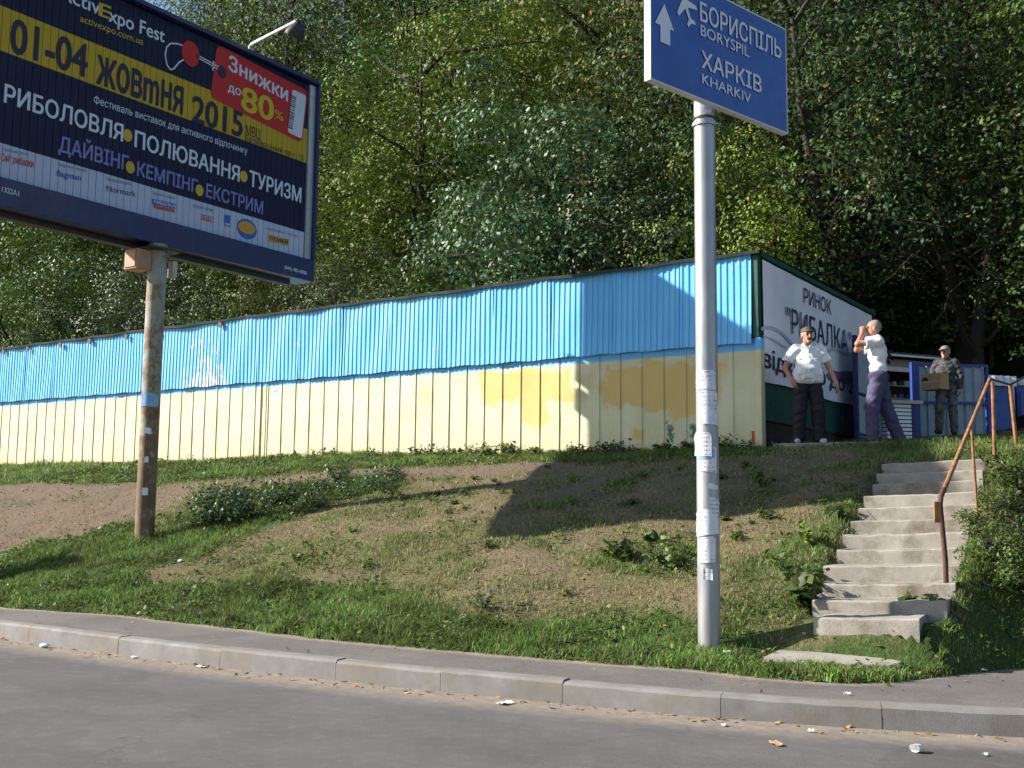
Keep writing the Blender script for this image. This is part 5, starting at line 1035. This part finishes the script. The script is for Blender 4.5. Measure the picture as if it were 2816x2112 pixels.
PRO['r1'] = tree_proto(7, 'leaf_brown', 9, 2.6, .12, 18, 24, 526, .098, 1.10); PRO['d1'] = tree_proto(8, 'leaf_dark', 11, 3.2, .12, 20, 24, 578, .10, 1.16); PRO['d2'] = tree_proto(9, 'leaf_dark', 10, 2.9, .10, 20, 22, 578, .10, 1.10)
PRO['s1'] = tree_proto(10, 'leaf_green', 3.2, 1.7, .0, 12, 24, 260, .10, .62, squash=1.1); PRO['s2'] = tree_proto(11, 'leaf_dark', 2.8, 1.6, .0, 12, 22, 260, .10, .60, squash=1.1); PRO['s3'] = tree_proto(12, 'leaf_brown', 2.6, 1.4, .0, 10, 20, 240, .10, .55, squash=1.1)
RNG = np.random.RandomState(77)
def plant(kind, x, y, sc, label, name='tree', cat='tree', group=None, z=None, rz=None, sz=None):
    o = thing(name, (x, y, float(terr(x, y)) if z is None else z), label, cat, group, RNG.uniform(0, 6.28) if rz is None else rz); o.scale = (sc, sc, sc*(RNG.uniform(.9, 1.15) if sz is None else sz))
    for nm, me in zip(('trunk', 'twigs', 'crown'), PRO[kind]):
        c_ = link(bpy.data.objects.new(nm, me), o, False)
        if nm == 'twigs': c_['kind'] = 'stuff'
    return o
# trees that can be told apart (placed by pixel and distance)
def at_px(x, Y): q = atY(x, 1200, Y); return float(q[0]), float(Y)
def P_(kind, px, Y, sc, label, **kw): x, y = at_px(px, Y); return plant(kind, x, y, sc, label, **kw)
P_('b1', 1470, 23.2, 1.25, 'large spreading bush with bluish green leaves behind the middle of the shed')
P_('b1', 1760, 23.6, 1.0, 'bluish green bush rising just left of the sign pole, above the shed roof')
P_('y2', 2010, 22.8, .82, 'yellowing tree above the right end of the shed, beside the sign pole')
P_('y1', 1180, 27.5, 1.35, 'tall sunlit yellow green tree behind the large bluish bush')
P_('r1', 1640, 28.5, 1.5, 'olive brown tree to the upper left of the blue direction sign')
P_('r1', 820, 24.5, .75, 'thin half bare tree beside the right end of the billboard')
P_('d1', 2330, 24.6, 1.15, 'dark leafy tree standing over the white market banner')
big = P_('d1', 2700, 26.0, 1.15, 'big dark tree with a thick trunk behind the grey gate', rz=2.0)
P_('d2', 2520, 29.5, 1.5, 'tall dark tree with brown dead leaves right of the direction sign')
P_('g2', 2900, 25.0, 1.0, 'dark tree crown reaching in at the right edge of the picture')
P_('b2', 420, 22.3, .85, 'leafy green tree showing below the billboard, right of its pole')
P_('g1', 130, 22.5, .80, 'sunlit green tree below the left end of the billboard')
# thick bent trunk of the big tree
bx_, by_ = float(big.location.x), float(big.location.y); zt_ = float(terr(bx_, by_))
tp_ = [atD(2655, 1010, 25.6)]; tp_[0] = np.array([tp_[0][0], tp_[0][1], float(terr(tp_[0][0], tp_[0][1]))-.2])
tp_ += [atD(2650, 990, 25.6), atD(2648, 900, 25.6), atD(2632, 840, 25.5), atD(2610, 780, 25.4), atD(2600, 690, 25.4), atD(2570, 560, 25.6), atD(2540, 420, 26)]
bo = big.copy(); COL.objects.link(bo); bo.name = 'tree'; bo.location = tuple(tp_[0]+(0, 0, .2)); bo.scale = (1, 1, 1); bo.rotation_euler = (0, 0, 0); tag(bo, 'bare thick tree trunk leaning left behind the kiosk roof', 'tree')
obj('trunk', MB().tube(tp_, [.26, .22, .21, .19, .20, .17, .13, .08], 14), 'bark', bo, smooth=True)
for (xa, ya, xb, yb) in ((2600, 690, 2760, 560), (2610, 780, 2480, 640), (2632, 840, 2560, 900), (2570, 560, 2420, 440), (2600, 690, 2700, 760), (2570, 560, 2720, 430)):
    a_, b_ = atD(xa, ya, 25.4), atD(xb, yb, 24.6); mid_ = (a_+b_)/2+(0, 0, .15); obj('branch', MB().tube([a_, mid_, b_], [.06, .04, .012], 6), 'twig', bo, smooth=True)
# the wooded hillside
rows = [(22.4, 4.2, ('b2', 'g1', 's', 'd2', 's'), .62), (25.5, 4.8, ('g1', 'b2', 'd1', 'y2', 'g2'), 1.0), (30, 5.2, ('g1', 'y1', 'g2', 'g1', 'd2', 'r1'), 1.3), (36, 6.0, ('g2', 'y1', 'g1', 'd1', 'y2'), 1.5), (43, 6.6, ('g1', 'g2', 'y1', 'd2'), 1.6), (51, 7.4, ('g1', 'd1', 'g2', 'y1'), 1.7), (61, 8.5, ('g1', 'd1', 'g2'), 1.8), (73, 9.5, ('g1', 'd1', 'g2'), 1.9), (88, 11., ('g1', 'd1', 'g2'), 2.0)]
HUE = {'g': 'green', 'y': 'yellow green', 'd': 'dark green', 'r': 'olive brown', 'b': 'bluish green', 's': 'low'}
def zone(px): return 'behind the billboard' if px < 700 else 'just right of the billboard' if px < 1150 else 'above the middle of the shed roof' if px < 1700 else 'around the blue direction sign' if px < 2250 else 'above the market entrance'
def hill_label(kk, px, Y): return '%s tree %s the wooded hillside, %s' % (HUE[kk[0]], 'at the foot of' if Y < 28 else 'low on' if Y < 34 else 'halfway up' if Y < 47 else 'high on', zone(px))
for Y, stp, kinds, sc in rows:
    x0 = -1.85*Y-2; x1 = -.12*Y+3.5 if Y < 62 else -.5*Y; x = x0; k = 0
    while x < x1:
        xx = x+RNG.uniform(-.9, .9); yy = Y+RNG.uniform(-1.2, 1.2); px = CX+F*((np.array([xx, yy, 5])-CAM)@RT)/((np.array([xx, yy, 5])-CAM)@FW); kk = kinds[RNG.randint(len(kinds))]
        if px > 2050: kk = ('d1', 'd2', 'd2', 'b2', 'r1')[RNG.randint(5)]
        elif 950 < px < 1750 and 25 < Y < 40: kk = ('y1', 'g1', 'y1', 'y2', 'g1', 'g2', 'g1')[RNG.randint(7)]
        clear = not (Y < 27 and px > 2330) and not (Y < 23 and (1150 < px < 2100))
        if clear:
            if kk == 's': plant(('s1', 's2', 's3')[RNG.randint(3)], xx, yy, RNG.uniform(.9, 1.4), 'bushy shrub under the hillside trees, '+zone(px), 'shrub', 'shrub', 'shrubs behind the shed')
            else: plant(kk, xx, yy, sc*RNG.uniform(.62, 1.28), hill_label(kk, px, Y), group='trees on the wooded hillside')
        x += stp*RNG.uniform(.85, 1.15)*(1.3 if px > 2050 else 1.0); k += 1
for k in range(52):
    Y = RNG.uniform(23.5, 33); px = RNG.uniform(-100, 2900); x, y = at_px(px, Y)
    if px > 2380 and Y < 27: continue
    if k % 2: px = RNG.uniform(2050, 2900); Y = RNG.uniform(27, 36); x, y = at_px(px, Y)
    plant(('s1', 's2', 's3', 's2')[RNG.randint(4)], x, y, RNG.uniform(.9, 1.5), 'bushy shrub under the hillside trees, '+zone(px), 'shrub', 'shrub', 'shrubs behind the shed')

# ---- low broad-leaved ground cover among the grass
r = np.random.RandomState(91); n = 150000; x = r.uniform(-20, -.7, n); y = r.uniform(6.9, 14.8, n); g, b, w = cover(x, y); cl = fbm(x*2.6+60, y*2.6+9, 3)
keep = (r.rand(n) < np.clip(g*1.1-.1, 0, 1)*np.clip((cl-.42)*5, .04, 1)) & (y-backY(x) > .02); xl = -3.14-.112*(y-9.23)
keep &= ~((x > xl+.03) & (x < xl+1.09) & (y > 8.35) & (y < 13.4)) & ~on_slab(x, y); x, y, cl = x[keep], y[keep], cl[keep]; n = len(x)
C = np.stack([x, y, terr(x, y)+.01+.10*r.rand(n)**1.3*np.clip(cl*2.2-.6, .3, 1.3)], 1); N = np.array([0, 0, 1.])+r.randn(n, 3)*.45; N /= np.linalg.norm(N, axis=1)[:, None]
gc = link(bpy.data.objects.new('ground_cover', leaf_mesh('ground_cover', C, N, r.uniform(.018, .05, n)*(1+.03*np.abs(x)), np.clip(r.rand(n)*.8+.3*(cl-.4), 0, 1), 'leaf_weed', r, .75)))
gc['label'] = 'low broad-leaved plants growing among the grass'; gc['category'] = 'plants'; struct(gc, 'stuff')
# ---- fallen leaves and pebbles on slope, gutter and sidewalk
r = np.random.RandomState(92); n = 9000; x = r.uniform(-20, -.7, n); y = r.uniform(6.0, 14.8, n); k1 = (y < kerbY(x)) & (r.rand(n) < np.clip(1-(kerbY(x)-y)/.3, 0, 1)); sdw = (y > kerbY(x)+.14) & (y < backY(x)) & (r.rand(n) < .10); slp = (y > backY(x)) & (r.rand(n) < .75)
yk = r.rand(n) < .022; y = np.where(yk, kerbY(x)-np.abs(r.randn(n))*.10-.01, y); keep = k1 | sdw | slp | yk; x, y = x[keep], y[keep]; n = len(x); zz_ = np.where(y < kerbY(x), .004, np.where(y < backY(x), .154, terr(x, y)+.012))
C = np.stack([x, y, zz_+.006], 1); N = np.array([0, 0, 1.])+r.randn(n, 3)*.25; N /= np.linalg.norm(N, axis=1)[:, None]
ll = link(bpy.data.objects.new('fallen_leaves', leaf_mesh('fallen_leaves', C, N, r.uniform(.02, .055, n), r.rand(n)*.5+.5, 'dead_leaf', r, .65)))
ll['label'] = 'dry fallen leaves scattered over the slope and gutter'; ll['category'] = 'leaves'; struct(ll, 'stuff')
n = 5200; x = r.uniform(-20, -.8, n); y = r.uniform(5.6, 14.6, n); yk = r.rand(n) < .22; y = np.where(yk, kerbY(x)-np.abs(r.randn(n))*.12-.01, y); keep = yk | ((y > backY(x)) & (r.rand(n) < .3+.7*cover(x, y)[1])); x, y = x[keep], y[keep]; n = len(x)
rad = r.uniform(.004, .013, n)*np.where(r.rand(n) < .06, 2.6, 1)*np.where(y < backY(x), .6, 1); zz_ = np.where(y < kerbY(x), .0, terr(x, y)); oc = np.array([(1, 0, 0), (0, 1, 0), (-1, 0, 0), (0, -1, 0), (0, 0, .7), (0, 0, -.5)])
V = (np.stack([x, y, zz_], 1)[:, None]+oc[None]*rad[:, None, None]*r.uniform(.7, 1.3, (n, 6, 1))).reshape(-1, 3); o6 = np.arange(n)[:, None]*6
T = np.concatenate([o6+list(t) for t in ((0, 1, 4), (1, 2, 4), (2, 3, 4), (3, 0, 4), (1, 0, 5), (2, 1, 5), (3, 2, 5), (0, 3, 5))], 0)
pe = link(bpy.data.objects.new('pebbles', np_mesh('pebbles', V, T, 'kerb'))); pe['label'] = 'small stones and grit on the bare soil and in the gutter'; pe['category'] = 'stones'; struct(pe, 'stuff')
# ---- shrubs and weeds near the stairs and on the slope
PRO['v1'] = tree_proto(30, 'leaf_weed', 1.0, .62, .0, 12, 26, 85, .060, .22, squash=1.2); PRO['v2'] = tree_proto(31, 'leaf_weed', .9, .60, .0, 12, 26, 85, .055, .22, squash=1.2)
for px, py, k, s_, lab in ((2745, 1600, 'v2', .52, 'dense leafy bush close beside the lower handrail post'), (2735, 1470, 'v2', .50, 'leafy bush right of the middle of the stairs'), (2815, 1430, 'v1', .6, 'sunlit leafy bush on the bank at the right edge'), (2815, 1640, 'v1', .55, 'low leafy bush at the right edge below the handrail')):
    q = gp(px, py); plant(k, q[0], q[1], s_, lab, 'shrub', 'shrub', z=float(q[2])-.05)
def weed_mesh(seed, n, h, ls, mat):
    r = np.random.RandomState(seed); st_ = MB(); C = []; N = []; S_ = []
    for k in range(n):
        az = r.uniform(0, 6.28); e = r.uniform(.3, 1.2); L = h*r.uniform(.5, 1.1); tip = np.array([math.cos(az)*math.cos(e), math.sin(az)*math.cos(e), math.sin(e)])*L; st_.tube([(0, 0, -.02), tip*.5+np.array([0, 0, .03*h]), tip], [.004, .003, .0015], 4, caps=False)
        for j in range(5):
            t = .35+.65*j/4; C.append(tip*t+r.uniform(-.025, .025, 3)); nn = np.array([math.cos(az)*.4, math.sin(az)*.4, .8])+r.randn(3)*.35; N.append(nn/np.linalg.norm(nn)); S_.append(ls*r.uniform(.6, 1.3))
    C, N, S_ = np.array(C), np.array(N), np.array(S_); return st_.mesh('stem', 'leaf_weed'), leaf_mesh('leaves', C, N, S_, r.rand(len(C)), mat, r, .7)
WEED = [weed_mesh(1, 14, .22, .085, 'leaf_weed'), weed_mesh(2, 18, .30, .07, 'leaf_weed'), weed_mesh(3, 12, .18, .095, 'leaf_weed'), weed_mesh(4, 26, .42, .055, 'leaf_blue'), weed_mesh(5, 12, .26, .07, 'leaf_yellow')]
def weed(k, x, y, s_, label, group):
    o = thing('weed', (x, y, float(terr(x, y))-.005), label, 'weed', group, RNG.uniform(0, 6.28)); o.scale = (s_,)*3
    for nm, me in zip(('stem', 'leaves'), WEED[k]): link(bpy.data.objects.new(nm, me), o, False)
for px, py, k, s_, lab in ((1690, 1540, 0, 1.15, 'broad leaved weed on the dry slope left of the sign pole'), (1840, 1555, 1, 1.2, 'bushy broad leaved weed touching the sign pole'), (1790, 1490, 2, .9, 'small weed on the slope just above the weeds by the sign pole'), (1330, 1675, 3, .6, 'low dark green weed clump in the middle of the slope'),
                           (2180, 1600, 1, 1.2, 'leafy weed on the left edge of the lower stairs'), (2235, 1500, 4, 1.0, 'yellow green weed beside the middle of the stairs'), (2200, 1660, 0, 1.4, 'broad leaved weed at the left foot of the stairs'), (2090, 1330, 4, .9, 'dry weed near the top of the slope left of the stairs'), (2540, 1700, 0, 1.1, 'broad leaved weed at the right foot of the stairs'), (2300, 1420, 2, 1.0, 'grey leaved weed beside the upper stairs')):
    q = gp(px, py); weed(k, q[0], q[1], s_, lab, None)
for k in range(46):       # row along the foot of the shed
    x = -5.9-9.5*(k/46)**1.0*1.0-RNG.uniform(0, .25); y = RNG.uniform(14.40, 14.80); weed((0, 1, 2, 0)[RNG.randint(4)], x, y, RNG.uniform(.55, 1.05), 'leafy weed in the green row along the foot of the shed', 'weeds along the shed')
for k in range(52):       # bushy patch right of the billboard pole
    t_ = RNG.rand(); q = gp((430+440*t_)*1.273, (1122-80*t_+RNG.uniform(-1, 1)*(30-14*t_))*1.273); x, y = float(q[0]), float(q[1]); weed(3 if RNG.rand() < .7 else 1, x, y, RNG.uniform(.7, 1.25)*(1-.4*t_), 'bluish weed in the bushy patch right of the billboard pole', 'weeds right of the billboard pole')
for k in range(34):       # scattered on the slope
    x = RNG.uniform(-9.5, -4.2); y = RNG.uniform(8.6, 13); weed((0, 2, 4, 2)[RNG.randint(4)], x, y, RNG.uniform(.3, .6), 'small weed scattered over the dry slope', 'weeds scattered on the slope')

# ---- disc on a post, added out of view at left to shade the grass
rs = thing('shadow_caster', (-15.35, 6.55, .15), 'unseen round disc on a thin post, added at the kerb to cast a shadow', 'road sign')
obj('post', MB().tube([(-15.35, 6.55, -.1), (-15.35, 6.55, 2.6)], .03, 10), 'galv', rs, smooth=True, auto=50)
obj('disc', MB().poly(disc((-15.31, 6.55, 2.15), .48, .48, (0, 1, 0), (0, 0, 1), 32), .012, (1, 0, 0)), 'sign_edge', rs)
# ---- litter
def crumple(seed, r0, flat=.75):
    r = np.random.RandomState(seed); mb = MB(); n1, n2 = 7, 10; V = []; ph = r.uniform(0, 6, 4)
    for i in range(n1):
        for j in range(n2):
            th = math.pi*i/(n1-1); p = 2*math.pi*j/n2; rr = r0*(1+.22*r.uniform(-1, 1) if 0 < i < n1-1 else 1); V.append((rr*math.sin(th)*math.cos(p)*1.25, rr*math.sin(th)*math.sin(p), rr*math.cos(th)*flat+r0*flat*.9))
    mb.add(V, [(i*n2+j, i*n2+(j+1) % n2, (i+1)*n2+(j+1) % n2, (i+1)*n2+j) for i in range(n1-1) for j in range(n2)]); return mb
def flatpaper(seed, w, h):
    r = np.random.RandomState(seed); P = np.zeros((5, 5, 3)); a = r.uniform(0, 3.1)
    for i in range(5):
        for j in range(5): x, y = (i/4-.5)*w, (j/4-.5)*h; P[i, j] = (x*math.cos(a)-y*math.sin(a), x*math.sin(a)+y*math.cos(a), .006+.035*abs(math.sin(i*1.3+j*.9+seed))*r.rand())
    return MB().grid(P)
def cup(seed, r0=.04, h=.09):
    mb = MB(); mb.tube([(-h/2, 0, r0), (h/2, 0, r0*1.05)], [r0*.75, r0], 14, caps=False); mb.add([(-h/2, r0*.75*math.cos(2*math.pi*k/14), r0+r0*.75*math.sin(2*math.pi*k/14)) for k in range(14)], [tuple(range(14))]); return mb
LIT = [('crumpled_paper', crumple(1, .052), (122, 1782), 'crumpled white paper ball on the road near the left end of the kerb', 'paper'), ('paper_scrap', flatpaper(2, .09, .06), (368, 1810), 'small flat white scrap on the road dust left of the red and white wrapper', 'white_slat'),
       ('wrapper', flatpaper(3, .13, .06), (553, 1836), 'white and red wrapper lying in the gutter', 'white_slat'), ('paper_scrap', flatpaper(4, .16, .09), (1388, 1938), 'white paper scrap in the gutter below the middle of the slope', 'white_slat'),
       ('paper_scrap', flatpaper(5, .06, .04), (1990, 1998), 'tiny white scrap in the gutter below the sign pole', 'white_slat'), ('cardboard_scrap', flatpaper(6, .14, .07), (2135, 2050), 'flattened brown cardboard scrap on the road', 'cardboard'),
       ('plastic_cup', cup(7, .045, .075), (2522, 2070), 'crushed white plastic cup on the road at lower right', 'white_slat'), ('crumpled_paper', crumple(8, .035), (224, 1684), 'small white paper ball at the back of the sidewalk at left', 'paper'),
       ('plastic_cup', cup(9, .03, .07), (553, 1692), 'small white cup half hidden in the grass at left', 'white_slat'), ('paper_packet', crumple(10, .05, .4), (2003, 1797), 'white packet in the grass right of the sign pole foot', 'paper'),
       ('paper_scrap', flatpaper(11, .10, .05), (2704, 1846), 'white scrap on the grass edge at lower right', 'white_slat'), ('crumpled_paper', crumple(12, .04), (497, 1547), 'white paper ball on the slope right of the billboard pole', 'paper'), ('paper_scrap', flatpaper(13, .06, .03), (2330, 1912), 'white sliver on the sidewalk below the stairs', 'white_slat'),
       ('paper_scrap', flatpaper(15, .05, .03), (2230, 2015), 'white speck in the gutter below the stairs', 'white_slat'), ('paper_scrap', flatpaper(16, .06, .03), (2710, 2080), 'white sliver on the road in the lower right corner', 'white_slat')]
for nm, mb, (px, py), lab, mt in LIT:
    q = gp(px, py); o = obj(nm, mb, mt, None, smooth=True); o.location = tuple(q+(0, 0, .004)); o.scale = (.72, .72, .5); o.rotation_euler = (0, 0, (px*1.7) % 6.28); tag(o, lab, 'litter', 'litter along the road')
o = obj('red_print', MB().box((-.035, -.02, .0), (-.005, .02, .034)), 'p_redsoft', bpy.data.objects['wrapper'], world_geo=False)
q = gp(2506, 1258)
for k, (px, py, lab) in enumerate(((2385, 1262, None),)): pass
bpy.data.objects.remove(_fo)
